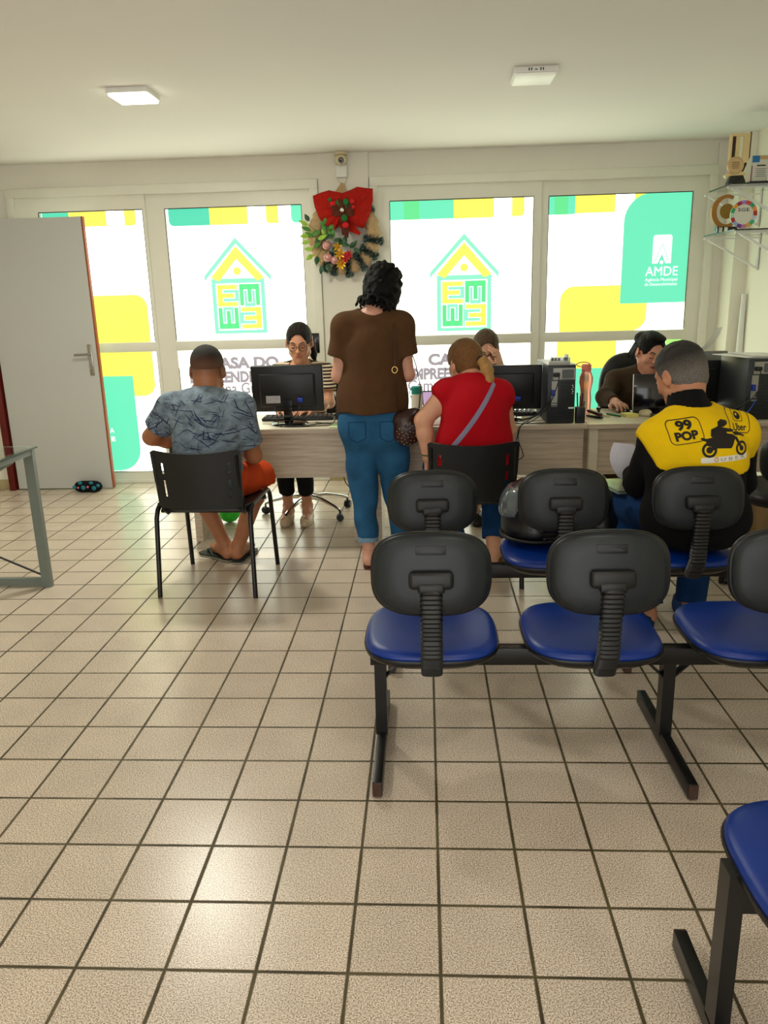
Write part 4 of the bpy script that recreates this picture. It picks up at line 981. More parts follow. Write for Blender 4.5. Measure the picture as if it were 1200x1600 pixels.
# award plaque (upper shelf)
t = thing('award_plaque', 'small printed award plaque with a blue corner at the upper shelf\'s right', 'plaque', (2.21, 5.52, zt))
part('plaque_foot', MB().box((2.215, 5.53, zt+.007), (.125, .05, .014)), M_blkg, t)
part('plaque_plate', MB().box((2.215, 5.53, zt+.09), (.105, .012, .155), bev=.002), mat('pale_plaque', (206, 204, 190), .2, vary=.03), t)
part('blue_corner', MB().box((2.187, 5.5235, zt+.147), (.045, .002, .04)), mat('blue_print', (30, 110, 170), .4), t)
part('tan_corner', MB().box((2.238, 5.5235, zt+.155), (.056, .0018, .024)), mat('tan_print', (190, 160, 110), .4), t)
part('magenta_edge', MB().box((2.1645, 5.5233, zt+.06), (.006, .0025, .095)), mat('magenta_print', (150, 30, 90), .4), t)
pp = MB().box((2.222, 5.5236, zt+.108), (.055, .0008, .008))
for k in range(5): pp.box((2.222, 5.5236, zt+.088-.011*k), (.066-.01*(k % 2), .0008, .0028))
part('plaque_text', pp, M_seal, t, smooth=0); t.location.x -= .06
# round trophy (lower shelf)
zt = 1.815; X0, Y0 = 1.997, 5.62
t = thing('ring_trophy', 'bronze open-ring trophy with a hanging disc on the lower shelf', 'trophy', (X0, Y0, zt))
part('trophy_base', MB().box((X0+.01, Y0, zt+.02), (.13, .06, .038), bev=.003), M_blkg, t)
part('base_plates', MB().box((X0-.035, Y0-.031, zt+.02), (.022, .002, .03)).box((X0+.0, Y0-.031, zt+.02), (.022, .002, .03)), M_chrome, t, smooth=0)
M_brz = mat('bronze', (168, 118, 62), .35, .6, vary=.06)
ar = MB(); O = []; I_ = []
for k in range(33):
    a = math.radians(62+k*(255/32)); O.append((X0+.095*math.cos(a), zt+.135+.105*math.sin(a))); I_.append((X0+.006+.068*math.cos(a), zt+.137+.082*math.sin(a)))
for k in range(32): ar.prism([O[k], O[k+1], I_[k+1], I_[k]], Y0-.012, Y0+.012)
part('open_ring', ar, M_brz, t, smooth=0)
part('hanging_disc', MB().lathe([(.002, -.004), (.047, -.004), (.047, .004), (.002, .004)], (X0+.008, Y0, zt+.137), 32, Euler((PI/2, 0, 0))), mat('olive_gold', (150, 116, 48), .4, .5, vary=.15, vscale=60), t)
part('pivot_pin', MB().tube([(X0+.008, Y0, zt+.183), (X0+.008, Y0, zt+.215)], .002, 6).tube([(X0+.006, Y0, zt+.09), (X0+.006, Y0, zt+.055)], .002, 6), M_steel, t)
# SGE ring (lower shelf)
X1 = 2.137; cz = zt+.088
t = thing('colour_wheel_plaque', 'round award plaque with a ring of many colours, lower shelf', 'plaque', (X1, 5.29, zt))
part('clear_disc', MB().lathe([(.002, -.003), (.082, -.003), (.082, .003), (.002, .003)], (X1, 5.29, cz), 40, Euler((PI/2, 0, 0))), mat('pale_acrylic', (214, 214, 200), .15, vary=.02), t)
pal = [(200, 60, 60), (160, 120, 190), (150, 30, 80), (214, 160, 50), (40, 160, 110), (170, 210, 190), (176, 40, 40), (150, 170, 220), (110, 50, 130), (190, 120, 170), (214, 160, 60), (60, 180, 120), (190, 200, 220), (170, 40, 50), (230, 140, 50), (40, 150, 120)]
for k, c in enumerate(pal):
    a0 = math.radians(60+k*22.5); a1 = math.radians(60+(k+1)*22.5); pm = MB()
    pm.prism([(X1+r*math.cos(a), cz+r*math.sin(a)) for r, a in [(.082, a0), (.082, (a0+a1)/2), (.082, a1), (.060, a1), (.060, (a0+a1)/2), (.060, a0)]], 5.283, 5.2865)
    part('colour_segment', pm, mat('segment_%d' % k, c, .4), t, smooth=0)
s_ = MB(); wall_text(s_, 'SGE', X1-.036, cz+.018, .028, 5.2855, .0004, fit=.068, space=1.15); part('lettering', s_, mat('navy_print', (20, 40, 70), .5), t, smooth=0); t.location.x -= .14; t.location.y += .02

# ================================================================== CHRISTMAS WREATH
WX, WY, WZ, WR = -.605, 6.30, 1.925, .225
t = thing('wreath', 'burlap Christmas wreath with a red bow on the pillar between the windows', 'wreath', (WX, 6.34, WZ))
wr = MB(); rg = []
for i in range(120):
    a = 2*PI*i/120; rr = .050+.004*math.sin(i*2.1)+.004*math.sin(i*.93+1)
    c = Vector((WX+WR*math.cos(a), WY, WZ+WR*math.sin(a))); e = Vector((math.cos(a), 0, math.sin(a)))
    rg.append([c+e*((rr*1.05+.003*math.sin(5*b+i))*math.cos(b))+Vector((0, 1, 0))*(rr*.8*math.sin(b)) for b in [2*PI*k/18 for k in range(18)]])
wr.rings(rg, loop=True); part('burlap_ring', wr, fabric('burlap', (186, 156, 116), .15, 60, bump=.7, bs=300), t, smooth=60)
part('burlap_peak', MB().poly([(-.70, 6.33, 2.20), (-.56, 6.33, 2.18), (-.595, 6.34, 2.30), (-.615, 6.34, 2.31)]), MATS['burlap'], t, smooth=0)
rnd = random.Random(3)
M_tin = mat('dark_green_tinsel', (10, 44, 42), .5, vary=.4, vscale=60); M_tinw = mat('white_tinsel_tip', (205, 220, 208), .5)
for a_deg in (38, -14, -38, -62, -88, -112, -128):
    a = math.radians(a_deg+4); tm = MB(); e = Vector((math.cos(a), 0, math.sin(a))); tn = Vector((-math.sin(a), 0, math.cos(a)))
    c = Vector((WX, WY, WZ))+e*WR
    for i in range(1500):
        b = rnd.uniform(-2.3, 2.3)-PI/2; p = c+e*(.058*math.cos(b))+Vector((0, 1, 0))*(.046*math.sin(b))+tn*(rnd.gauss(0, .009))
        dr = (e*math.cos(b)+Vector((0, 1, 0))*math.sin(b)*.9+tn*rnd.gauss(0, .9)+Vector((rnd.gauss(0, .4), rnd.gauss(0, .4), rnd.gauss(0, .4)))).normalized()
        q = p+dr*rnd.uniform(.014, .030); sd = dr.orthogonal().normalized()*.0014
        tm.mi = 0; tm.poly([p-sd, p+sd, q+sd*.7, q-sd*.7])
        if rnd.random() < .35: tm.mi = 1; q2 = q+dr*.004; tm.poly([q-sd*.8, q+sd*.8, q2+sd*.8, q2-sd*.8])
    o = part('tinsel_garland', tm, [M_tin, M_tinw], t, smooth=0)
def leaf(mb, base, dirv, L, w, nrm=Vector((0, -1, 0)), curl=.15):
    d_ = Vector(dirv).normalized(); s_ = d_.cross(nrm).normalized(); prev = None; cols = []
    for i in range(7):
        u = i/6; ww = w*math.sin(PI*u**.8)*.5+1e-4; c = Vector(base)+d_*L*u+nrm*(curl*L*math.sin(PI*u)*.5)
        cols.append((c-s_*ww-nrm*ww*.35, c, c+s_*ww-nrm*ww*.35))
    vs = [v for c in cols for v in c]; fs = []
    for i in range(6):
        a = i*3; fs += [(a, a+1, a+4, a+3), (a+1, a+2, a+5, a+4)]
    mb.add(vs, fs)
M_lf = [mat('leaf_light_green', (150, 190, 60), .45, vary=.2, vscale=40), mat('leaf_mid_green', (70, 128, 40), .45, vary=.2, vscale=40), mat('leaf_dark_green', (24, 74, 36), .45, vary=.2, vscale=40)]
lm = MB()
spots = [(-.86, 2.03, 120, 2), (-.87, 2.0, 150, 0), (-.85, 1.965, 160, 1), (-.87, 1.93, 185, 0), (-.84, 1.92, 150, 1), (-.86, 1.89, 195, 0), (-.85, 1.83, 175, 0), (-.84, 1.79, 215, 0), (-.81, 1.78, 260, 2), (-.77, 1.71, 250, 2), (-.74, 1.72, 290, 2), (-.75, 2.00, 60, 1), (-.74, 1.96, 110, 1), (-.71, 1.97, 40, 1), (-.76, 1.93, 80, 0), (-.72, 1.92, 130, 1), (-.70, 1.90, 70, 1), (-.74, 1.90, 30, 2), (-.68, 1.88, 20, 2), (-.66, 1.90, 330, 2), (-.61, 1.93, 62, 0), (-.60, 1.85, 80, 2), (-.56, 1.83, 40, 2), (-.63, 1.86, 350, 2), (-.78, 1.96, 200, 1), (-.78, 1.88, 220, 1), (-.80, 1.90, 20, 0), (-.69, 1.84, 300, 2), (-.66, 1.86, 10, 2), (-.53, 1.83, 320, 2), (-.80, 1.84, 100, 2), (-.72, 1.99, 300, 1), (-.77, 2.04, 290, 1)]
for x, z, a, m_ in spots:
    lm.mi = m_; aa = math.radians(a); leaf(lm, (x, 6.235+rnd.uniform(-.02, .02), z), (math.cos(aa), rnd.uniform(-.25, .25), math.sin(aa)), rnd.uniform(.06, .085), rnd.uniform(.032, .042), Vector((rnd.gauss(0, .25), -1, rnd.gauss(0, .25))).normalized())
lm.mi = 1
for x, z in ((-.87, 1.93), (-.86, 2.0), (-.85, 1.83), (-.81, 1.78), (-.75, 1.72)): lm.tube([(-.73, 6.26, 1.88), ((x-.73)/2, 6.25, (z+1.88)/2+.01), (x, 6.245, z)], .0022, 6)
part('leaf_spray', lm, M_lf, t, smooth=60)
M_bau = mat('pearly_pink', (206, 148, 144), .22, .35, coat=.3)
for x, z, r in ((-.732, 1.852, .033), (-.728, 1.765, .034), (-.677, 1.745, .031)):
    bb = part('bauble', MB().ball((x, 6.22, z), r, 24), M_bau, t, smooth=80); part('bauble_cap', MB().lathe([(.006, 0), (.006, .008), (.002, .009)], (x+.004, 6.222, z+r-.002), 12), M_gold, bb)
def flower(x, z, n, L, m, lab):
    f = MB()
    for k in range(n):
        a = 2*PI*k/n+.2; leaf(f, (x, 6.215, z), (math.cos(a), -.35, math.sin(a)), L, L*.42, Vector((0, -1, 0)), .1)
    f.ball((x, 6.205, z), .008, 10); part('fabric_flower', f, m, t, smooth=60)
flower(-.635, 1.79, 7, .048, mat('gold_foil', (206, 156, 40), .3, .6), ''); flower(-.628, 1.715, 9, .046, MATS['gold_foil'], ''); flower(-.65, 1.84, 5, .042, MATS['gold_foil'], '')
for dx, dz in ((0, 0), (.02, .015), (-.01, -.018)): flower(-.590+dx, 1.765+dz, 8, .040, mat('red_petal', (176, 16, 24), .6), '')
# bow
M_red = fabric('red_glitter_cloth', (170, 30, 20), .5, 190, bump=.5, bs=500); M_plaid = fabric('red_green_plaid', (88, 44, 32), .5, 40)
def wing(mb, outer, y, seed):
    """pleated fan from the knot to an outer edge"""
    P = []
    for a, b_ in zip(outer, outer[1:]):
        for k in range(6): P.append((a[0]+(b_[0]-a[0])*k/6, a[1]+(b_[1]-a[1])*k/6))
    P.append(outer[-1]); n = len(P); nv = 9; V_ = []
    for i, (dx, dz) in enumerate(P):
        for j in range(nv):
            v = j/(nv-1); V_.append(Vector((KX+dx*v, y-.045*math.sin(PI*(.15+.85*v))-.010*v*math.sin(i*.9+seed), KZ+dz*v)))
    off = len(V_); vs = V_+[p+Vector((0, .016, 0)) for p in V_]; fs = []
    for i in range(n-1):
        for j in range(nv-1):
            a = i*nv+j; fs += [(a, a+1, a+nv+1, a+nv), (off+a+nv, off+a+nv+1, off+a+1, off+a)]
        a = i*nv+nv-1; fs.append((a, a+nv, off+a+nv, off+a))
    for i in (0, n-1):
        for j in range(nv-1): a = i*nv+j; fs.append((a, a+1, off+a+1, off+a))
    mb.add(vs, fs)
KX, KZ = -.60, 2.095
bw = MB()
wing(bw, [(0, .125), (-.10, .150), (-.225, .115), (-.212, .03), (-.180, -.05), (-.125, -.105), (-.070, -.130), (-.035, -.10), (0, -.06)], 6.235, 0)
wing(bw, [(0, .125), (.11, .165), (.228, .150), (.225, .07), (.205, -.02), (.150, -.125), (.10, -.115), (.05, -.085), (0, -.06)], 6.235, 2)
B_ = part('bow', bw, M_red, t, smooth=50)
tl = MB(); tl.prism([(KX-.06, KZ-.08), (KX+.06, KZ-.08), (KX+.13, KZ-.16), (KX+.115, KZ-.175), (KX+.09, KZ-.165), (KX+.03, KZ-.14), (KX-.0, KZ-.15)], 6.235, 6.245); part('bow_tail', tl, M_red, B_, smooth=0)
pb = MB()
for a, L, w in ((155, .11, .075), (105, .09, .06), (65, .10, .065), (15, .11, .08), (200, .09, .06), (340, .10, .06)):
    aa = math.radians(a); leaf(pb, (KX, 6.185, KZ), (math.cos(aa), -.1, math.sin(aa)), L, w, Vector((0, -1, 0)), .3)
pb.prism([(KX-.025, KZ-.01), (KX+.03, KZ-.01), (KX+.045, KZ-.14), (KX+.035, KZ-.20), (KX+.02, KZ-.185), (KX-.01, KZ-.17)], 6.185, 6.19)
P2 = part('plaid_bow', pb, M_plaid, t, smooth=60)
for x, z, r in ((-.035, .045, .022), (.03, .055, .022), (.035, .02, .016), (-.045, .01, .014), (.015, -.055, .022), (-.09, .075, .014)): part('green_patch', MB().ball((KX+x, 6.165+.012*(abs(x) > .03), KZ+z), (r, .006, r*1.1), 12), mat('bright_green_cloth', (20, 104, 40), .8), P2, smooth=80)
for x, z, r in ((-.07, .045, .022), (.075, .06, .02), (.02, -.105, .024), (.08, .02, .016)): part('red_patch', MB().ball((KX+x, 6.17, KZ+z), (r, .006, r*.9), 12), mat('bright_red_cloth', (200, 14, 24), .8), P2, smooth=80)
part('bell', MB().ball((KX, 6.155, KZ+.0), .017, 18), M_chrome, t, smooth=80)
# ================================================================== PEOPLE
def V3(*a): return Vector(a)
class Head:
    def __init__(s, c, f, up=(0, 0, 1), sc=1.0):
        s.c = Vector(c); s.s = sc
        y = Vector(f).normalized(); z = Vector(up); z = (z-y*z.dot(y)).normalized(); x = y.cross(z)
        s.R = Matrix((x, y, z)).transposed(); s.Rn = np.array(s.R)
    def P(s, x, y, z): return s.c+s.R @ Vector((x, y, z))*s.s
    def D(s, x, y, z): return s.R @ Vector((x, y, z))
    def loc(s, V): return ((V-np.array(s.c)) @ s.Rn)/s.s
def head_prims(S, H, face=True, jaw=1.0, ears=True, nose=1.0):
    s = H.s
    def e(c, r, k=.02, op='add', rot=None):
        R = H.R if rot is None else H.R @ rot.to_matrix()
        S.ell(H.P(*c), [q*s for q in r], np.array(R), k*s, op)
    def c(a, b, ra, rb, k=.02, op='add'): S.cone(H.P(*a), H.P(*b), ra*s, rb*s, k*s, op)
    e((0, -.012, .034), (.074, .092, .082)); e((0, .018, -.018), (.062, .066, .082), .03)
    c((-.046*jaw, .012, -.062), (0, .062, -.100), .026, .020, .03); c((.046*jaw, .012, -.062), (0, .062, -.100), .026, .020, .03)
    e((0, -.03, -.035), (.055, .05, .06), .03)
    if face:
        e((-.036, .056, -.026), (.024, .02, .024), .02); e((.036, .056, -.026), (.024, .02, .024), .02)
        e((0, .066, -.068), (.030, .018, .024), .02)
        c((-.010, .079, .024), (-.045, .068, .024), .008, .007, .012); c((.010, .079, .024), (.045, .068, .024), .008, .007, .012)
        for q in (-1, 1):
            e((q*.032, .090, .004), (.019, .012, .012), .012, 'sub')
            e((q*.031, .0715, .001), (.0155, .0125, .0115), .005)
        c((0, .082, .012), (0, .100*nose, -.026), .0075, .0105, .012); e((0, .098*nose, -.030), (.011, .011, .009), .008)
        for q in (-1, 1): e((q*.012, .089, -.033), (.008, .010, .007), .006)
        e((0, .0845, -.059), (.021, .008, .0055), .004); e((0, .0825, -.069), (.018, .009, .0065), .004)
        e((0, .093, -.0640), (.020, .006, .0013), .002, 'sub')
        e((0, .068, -.098), (.018, .016, .014), .02)
    if ears:
        for q in (-1, 1):
            rt = Euler((.15, 0, -q*.35)); e((q*.083, -.010, -.004), (.009, .019, .032), .006, rot=rt); e((q*.092, -.006, .002), (.006, .011, .017), .004, 'sub', rot=rt)
            e((q*.074, -.002, -.030), (.007, .010, .010), .006)
def hand_prims(S, w, d, n, side=1, curl=.5, s=1.0, spread=.1):
    """w wrist, d finger direction, n back-of-hand normal, side = +1 thumb on d x n"""
    w = Vector(w); d = Vector(d).normalized(); n = Vector(n); n = (n-d*n.dot(d)).normalized(); a = d.cross(n)*side
    R = np.array(Matrix((a, d, n)).transposed())
    S.cone(w, w+d*.03*s, .023*s, .026*s, .015); S.ell(w+d*.052*s, (.041*s, .05*s, .0155*s), R, .012)
    for i, (o, L) in enumerate(((.031, .070), (.0105, .080), (-.0105, .076), (-.031, .060))):
        p = w+d*(.088-.004*abs(i-1))*s+a*o*s; dd = (d+a*(o/.031)*spread).normalized(); q = curl
        L *= s; r = .0092*s
        for j, (fr, rr) in enumerate(((.45, .0088), (.31, .008), (.24, .0068))):
            ang = q*(.5 if j == 0 else .9); dd = (dd*math.cos(ang)-n*math.sin(ang)).normalized(); nn = p+dd*L*fr
            S.cone(p, nn, r, rr*s, .004); p = nn; r = rr*s
            n_ = n
    p = w+d*.022*s+a*.028*s; t1 = p+(a*.75+d*.6-n*.25).normalized()*.036*s; t2 = t1+(a*.25+d*.9-n*.3).normalized()*.030*s; t3 = t2+(d*.95-n*.3-a*.05).normalized()*.022*s
    S.cone(p, t1, .014*s, .0115*s, .01); S.cone(t1, t2, .0115*s, .0098*s, .004); S.cone(t2, t3, .0098*s, .0078*s, .004)
class Body:
    def __init__(s, **k): s.__dict__.update(dict(hw=.165, ww=.14, cw=.16, dp=.11, belly=0, arm=1.0, leg=1.0, ns=.053), **k)
    def frame(s):
        a = (Vector(s.chest)-Vector(s.pel)).normalized(); l = Vector(s.sh[1])-Vector(s.sh[0]); l = (l-a*l.dot(a)).normalized()
        return np.array(Matrix((l, a.cross(l), a)).transposed())
    def torso(s, S, g=0.0, pelvis=True, k=.045):
        R = s.frame(); pel, ch = Vector(s.pel), Vector(s.chest); mid = pel.lerp(ch, .5)
        if pelvis: S.ell(pel, (s.hw+g, s.dp+.015+g, .125+g), R, k)
        S.ell(mid, (s.ww+g, s.dp-.002+s.belly+g, .17+g), R, k)
        S.ell(ch, (s.cw+g, s.dp+.008+g, .17+g), R, k)
        L, Rr = Vector(s.sh[0]), Vector(s.sh[1]); nb = Vector(s.neck)
        S.cone(L, Rr, .05+g, .05+g, k)
        S.cone(L, nb-Vector((0, 0, .01)), .042+g, .05+g, k); S.cone(Rr, nb-Vector((0, 0, .01)), .042+g, .05+g, k)
    def body_sdf(s, S, H, feet=True, hands=True, **hk):
        s.torso(S); S.cone(s.neck, H.P(0, -.03, -.03), s.ns+.004, s.ns, .025); head_prims(S, H, **hk)
        for i in (0, 1):
            a = s.arm; S.cone(s.sh[i], s.el[i], .050*a, .040*a, .03)
            e_, w_ = Vector(s.el[i]), Vector(s.wr[i]); S.cone(e_, e_.lerp(w_, .35), .039*a, .039*a, .02); S.cone(e_.lerp(w_, .35), w_, .039*a, .0255*a, .015)
            if hands and s.hd[i]: hand_prims(S, w_, **s.hd[i])
            l = s.leg; h_, k_, an = Vector(s.hip[i]), Vector(s.kn[i]), Vector(s.an[i])
            S.cone(h_, k_, .080*l, .055*l, .03); c_ = k_.lerp(an, .3); S.cone(k_, c_, .053*l, .054*l, .02); S.cone(c_, an, .054*l, .036*l, .02)
            if feet:
                to = Vector(s.toe[i]); d = (to-an); d.z = 0; d.normalize(); hl = an-d*.028; hl.z = an.z-.045
                S.cone(an, hl, .036, .032, .015); S.cone(hl, to, .030, .026, .015); S.cone(an, (an+to)/2, .034, .032, .015); S.cone(to-d*.02, to+d*.03, .03, .022, .01)
    def sleeve(s, S, i, end, r0, r1, k=.03, grow_to=None):
        """sleeve down to fraction end of the upper arm, flat cuff"""
        a, b_ = Vector(s.sh[i]), Vector(s.el[i]); S.cone(a, a.lerp(b_, end), r0, r1, k, cut=True)
def skin_mat(name, rgb): return mat(name, rgb, .5, vary=.05, vscale=30, bump=.06, bscale=300, attr=True, sub=.08)
M_skin = skin_mat('skin', (200, 150, 120))
def skin_paint(me, H, base, lip=None, blush=None, extra=None):
    bc = np.array(lin(base)); lc = np.array(lin(lip)) if lip else None
    def f(V):
        C = np.repeat(bc[None, :], len(V), 0); L = H.loc(V)
        if lip is not None:
            m = np.clip(1.25-np.sqrt((L[:, 0]/.021)**2+((L[:, 2]+.064)/.0105)**2), 0, 1)*(L[:, 1] > .06); m = np.clip(m*2.5, 0, .8)[:, None]; C = C*(1-m)+lc*m
        if extra: C = extra(V, L, C)
        return C
    paint(me, f)
def face_lines(H, bv, parent, brow=(30, 20, 15), lash=(20, 14, 12), mk=True):
    def dr(pts, r, name, m):
        P = []
        for x, z in pts:
            h = bv.ray_cast(H.P(x, .25, z), H.D(0, -1, 0))[0]
            if h is not None: P.append(h)
        if len(P) > 2:
            n = len(P); part(name, MB().tube(P, [r*H.s*(.35+.65*math.sin(PI*(i+.6)/(n+.2))) for i in range(n)], 6), m, parent, smooth=80)
    mb_ = mat('brow_%d' % brow[0], brow, .8); ml = mat('lash_%d' % lash[0], lash, .7)
    for q in (-1, 1):
        dr([(q*(.014+.034*u), .0215+.007*math.sin(PI*u*.8)) for u in [i/8 for i in range(9)]], .0032, 'eyebrow', mb_)
        dr([(q*(.0175+.029*u), -.0045-.0045*math.sin(PI*u)) for u in [i/8 for i in range(9)]], .0021, 'eyelashes', ml)
        dr([(q*(.019+.025*u), .0095+.0025*math.sin(PI*u)) for u in [i/8 for i in range(9)]], .0011, 'eyelid_crease', mat('lid_crease', (110, 66, 48), .8))
def glasses(H, parent, m, w=.026, h=.019, y=.097, z=-.002, r=.0014):
    g = MB()
    for q in (-1, 1):
        g.tube([H.P(q*.034+x, y-.25*(abs(q*.034+x)-.02)**2*10, z+zz) for x, zz in sq_outline(w*2, h*2, 2.6, 24)], r, 6, loop=True)
        g.tube([H.P(q*(.034+w), y-.012, z+.006), H.P(q*.073, .05, z+.006), H.P(q*.081, -.005, z+.012)], r, 6)
    g.tube([H.P(-.010, y, z+.006), H.P(0, y+.003, z+.009), H.P(.010, y, z+.006)], r, 6)
    return part('eyeglasses', g, m, parent, smooth=80)
def hair_sdf(H, h=.004, top=.006, pts_keep=(), extent=.20):
    c = np.array(H.c); S = SDF(c-extent*H.s, c+extent*H.s, h)
    return S
def hair_cap(S, H, g=.006, back=True):
    s = H.s; S.ell(H.P(0, -.014, .036), [(q+g)*s for q in (.074, .092, .082)], H.Rn, .01)
    if back: S.ell(H.P(0, -.035, -.018), [(q+g)*s for q in (.062, .058, .062)], H.Rn, .03*s)
def hair_mat(name, rgb, vary=.35, vs=60, stretch=(1, 1, 6), rough=.45): return mat(name, rgb, max(rough, .55), 0, vary, vs, .6, 260, stretch=stretch, spec=.2)
def surf(S, name, m, parent, smooth=0, **k):
    me = S.mesh(name, smooth); return put(name, me, m, parent, smooth=180, **k)
def person(label, loc): return thing('person', label, 'person', loc)

# -------------------------------------------------- the man in the blue patterned shirt
def man_blue():
    t = person('seated man with cropped dark hair, blue patterned T-shirt and orange shorts, back turned', (-1.115, 3.95, 0))
    H = Head((-1.112, 4.01, 1.118), (0.02, .95, -.22), sc=1.04)
    B = Body(pel=(-1.12, 3.885, .575), chest=(-1.115, 3.90, .86), neck=(-1.112, 3.955, 1.0), sh=((-1.29, 3.92, .945), (-.935, 3.92, .94)),
             el=((-1.435, 3.99, .785), (-.905, 4.01, .675)), wr=((-1.27, 4.18, .70), (-1.0, 4.22, .69)),
             hd=(dict(d=(.8, .5, -.2), n=(0, -.2, 1), side=-1, curl=.7), dict(d=(-.7, .6, 0), n=(0, -.2, 1), side=1, curl=.6)),
             hip=((-1.21, 3.92, .555), (-1.02, 3.92, .555)), kn=((-1.33, 4.26, .52), (-.925, 4.27, .52)), an=((-1.172, 4.285, .098), (-1.09, 4.275, .098)),
             toe=((-1.262, 4.40, .045), (-1.06, 4.41, .045)), hw=.175, ww=.155, cw=.165, dp=.115, arm=1.08, leg=1.02, ns=.060)
    S = SDF((-1.56, 3.66, -.01), (-.74, 4.56, 1.30), .0062); B.body_sdf(S, H, face=False)
    S.keep((0, 0, .018), (0, 0, -1))
    me = S.mesh('body')
    scalp = np.array(lin((70, 46, 34)))
    def ex(V, L, C):
        up = np.clip((L[:, 2]-(-.045))/.075, 0, 1)*(L[:, 1] < .05); up = (up**.8*.85)[:, None]; return C*(1-up)+scalp*up
    skin_paint(me, H, (160, 104, 70), extra=ex); put('body', me, M_skin, t, smooth=180)
    Hr = hair_sdf(H, .004); hair_cap(Hr, H, .0035, False); Hr.ell(H.P(0, -.014, .046), [q*H.s for q in (.077, .094, .079)], H.Rn, .01); Hr.keep(H.P(0, -.02, .012), H.D(0, .25, -1)); Hr.keep(H.P(0, .062, .0), H.D(0, 1, -.25))
    me = Hr.mesh('hair')
    a_, b_ = np.array(lin((98, 66, 48))), np.array(lin((20, 15, 12)))
    paint(me, lambda V: a_+(b_-a_)*np.clip((H.loc(V)[:, 2:3]-.014)/.055, 0, 1)); put('hair', me, mat('cropped_dark_hair', (30, 22, 18), .8, vary=.3, vscale=200, bump=.5, bscale=900, attr=True), t, smooth=180)
    # shirt
    T = SDF((-1.50, 3.62, .42), (-.76, 4.25, 1.10), .0062); B.torso(T, .016); T.cone((-1.115, 3.91, .78), (-1.11, 3.90, .52), .10, .13, .06)
    B.sleeve(T, 0, .66, .072, .074); B.sleeve(T, 1, .72, .072, .066)
    T.cone((-1.112, 3.945, .99), (-1.112, 3.965, 1.045), .075, .066, .02); T.keep((-1.112, 3.92, 1.043), (0, .45, 1)); T.keep((0, 0, .485), (0, 0, -1))
    T.folds(.006, 26, 3, where=lambda X, Y, Z: np.clip(1.02-Z, 0, .3)*3.3)
    me = T.mesh('shirt'); bv = bvh_of(me); co = np.array([v.co for v in me.vertices])
    o = put('shirt', me, mat('grey_blue_mottled_cotton', (116, 130, 142), .9, vary=.5, vscale=20, bump=.2, bscale=600, spec=.15, stretch=(1, 1, 1.6)), t, smooth=180)
    # printed strokes: a pattern of the cloth, thin navy streaks
    rg = random.Random(11); pm = MB()
    def streak(x, z, ang, L, w):
        n = max(3, int(L/.008)); prev = None; pts = []
        for i in range(n+1):
            u = i/n; px = x+math.cos(ang)*L*(u-.5); pz = z+math.sin(ang)*L*(u-.5)
            h, nr, _, _ = bv.ray_cast(Vector((px, 3.0, pz)), Vector((0, 1, 0)))
            if h is None: pts.append(None); continue
            sd = nr.cross(Vector((math.cos(ang), 0, math.sin(ang)))).normalized()*w*(.3+.7*math.sin(PI*(u*.9+.05)))
            pts.append((h+nr*.0012-sd, h+nr*.0012+sd))
        for a, b in zip(pts, pts[1:]):
            if a and b and (a[0]-b[0]).length < .04: pm.poly([a[0], a[1], b[1], b[0]])
    for _ in range(150):
        x = rg.uniform(-1.44, -.82); z = rg.uniform(.66, 1.0); a = rg.choice([.1, -.1, 1.2, -1.0, .6, 2.2, -.5, 0])+rg.gauss(0, .2)
        L = rg.uniform(.025, .085); streak(x, z, a, L, rg.uniform(.0012, .0028))
        if rg.random() < .6: streak(x+.012*math.cos(a)*2, z+.012, a+rg.choice([.9, -.9, 1.5]), L*.6, .0014)
    part('shirt_streak_print', pm, mat('navy_print_ink', (20, 24, 70), .9), t, smooth=0)
    bl = MB()
    cl = part('collar', MB().tube([(-1.112+.062*math.cos(a), 3.955+.055*math.sin(a), 1.028+.020*math.sin(a)) for a in [2*PI*k/32 for k in range(32)]], .009, 8, loop=True, flat=1.2), mat('pale_grey_rib', (168, 176, 178), .9, vary=.05), t, smooth=80)
    # shorts
    P = SDF((-1.50, 3.66, .36), (-.78, 4.40, .75), .007); P.ell(B.pel, (.19, .135, .12), None, .04)
    for i in (0, 1): P.cone(Vector(B.hip[i])-Vector((0, 0, .0)), Vector(B.kn[i])+Vector((0, -.01, -.012)), .098, .090, .05, cut=True)
    P.keep((0, 0, .470), (0, 0, -1)); P.folds(.004, 30, 5)
    surf(P, 'shorts', fabric('orange_cotton', (196, 68, 22), .1, 20), t)
    return t, H
man_blue()
def flip_flop(x, y, rz, label):
    t = thing('flip_flop', label, 'sandal', (x, y, 0), 0, 'pair of dark flip-flops')
    out = [(.0, -.13), (.032, -.125), (.040, -.09), (.034, -.02), (.044, .05), (.050, .10), (.034, .138), (.0, .148), (-.034, .138), (-.050, .10), (-.044, .05), (-.034, -.02), (-.040, -.09), (-.032, -.125)]
    c, s_ = math.cos(rz), math.sin(rz); W = lambda a, b_, z: (x+a*c-b_*s_, y+a*s_+b_*c, z)
    part('sole', MB().rings([[W(a*k, b_*k, z) for a, b_ in out] for k, z in ((.96, .001), (1, .004), (1, .015), (.97, .018))]), mat('dark_olive_foam', (30, 34, 26), .7, vary=.2), t)
    part('sole_stripe', MB().rings([[W(a*k, b_*k, z) for a, b_ in out] for k, z in ((1.012, .006), (1.012, .010))], cap=False), mat('cream_rubber', (190, 180, 160), .6), t)
    part('strap', MB().tube([W(-.042, -.01, .018), W(-.03, .03, .048), W(0, .085, .040), W(0, .09, .016)], .007, 8, flat=.6).tube([W(.042, -.01, .018), W(.03, .03, .048), W(0, .085, .040)], .007, 8, flat=.6), mat('dark_olive_strap', (40, 46, 34), .6, vary=.2), t)
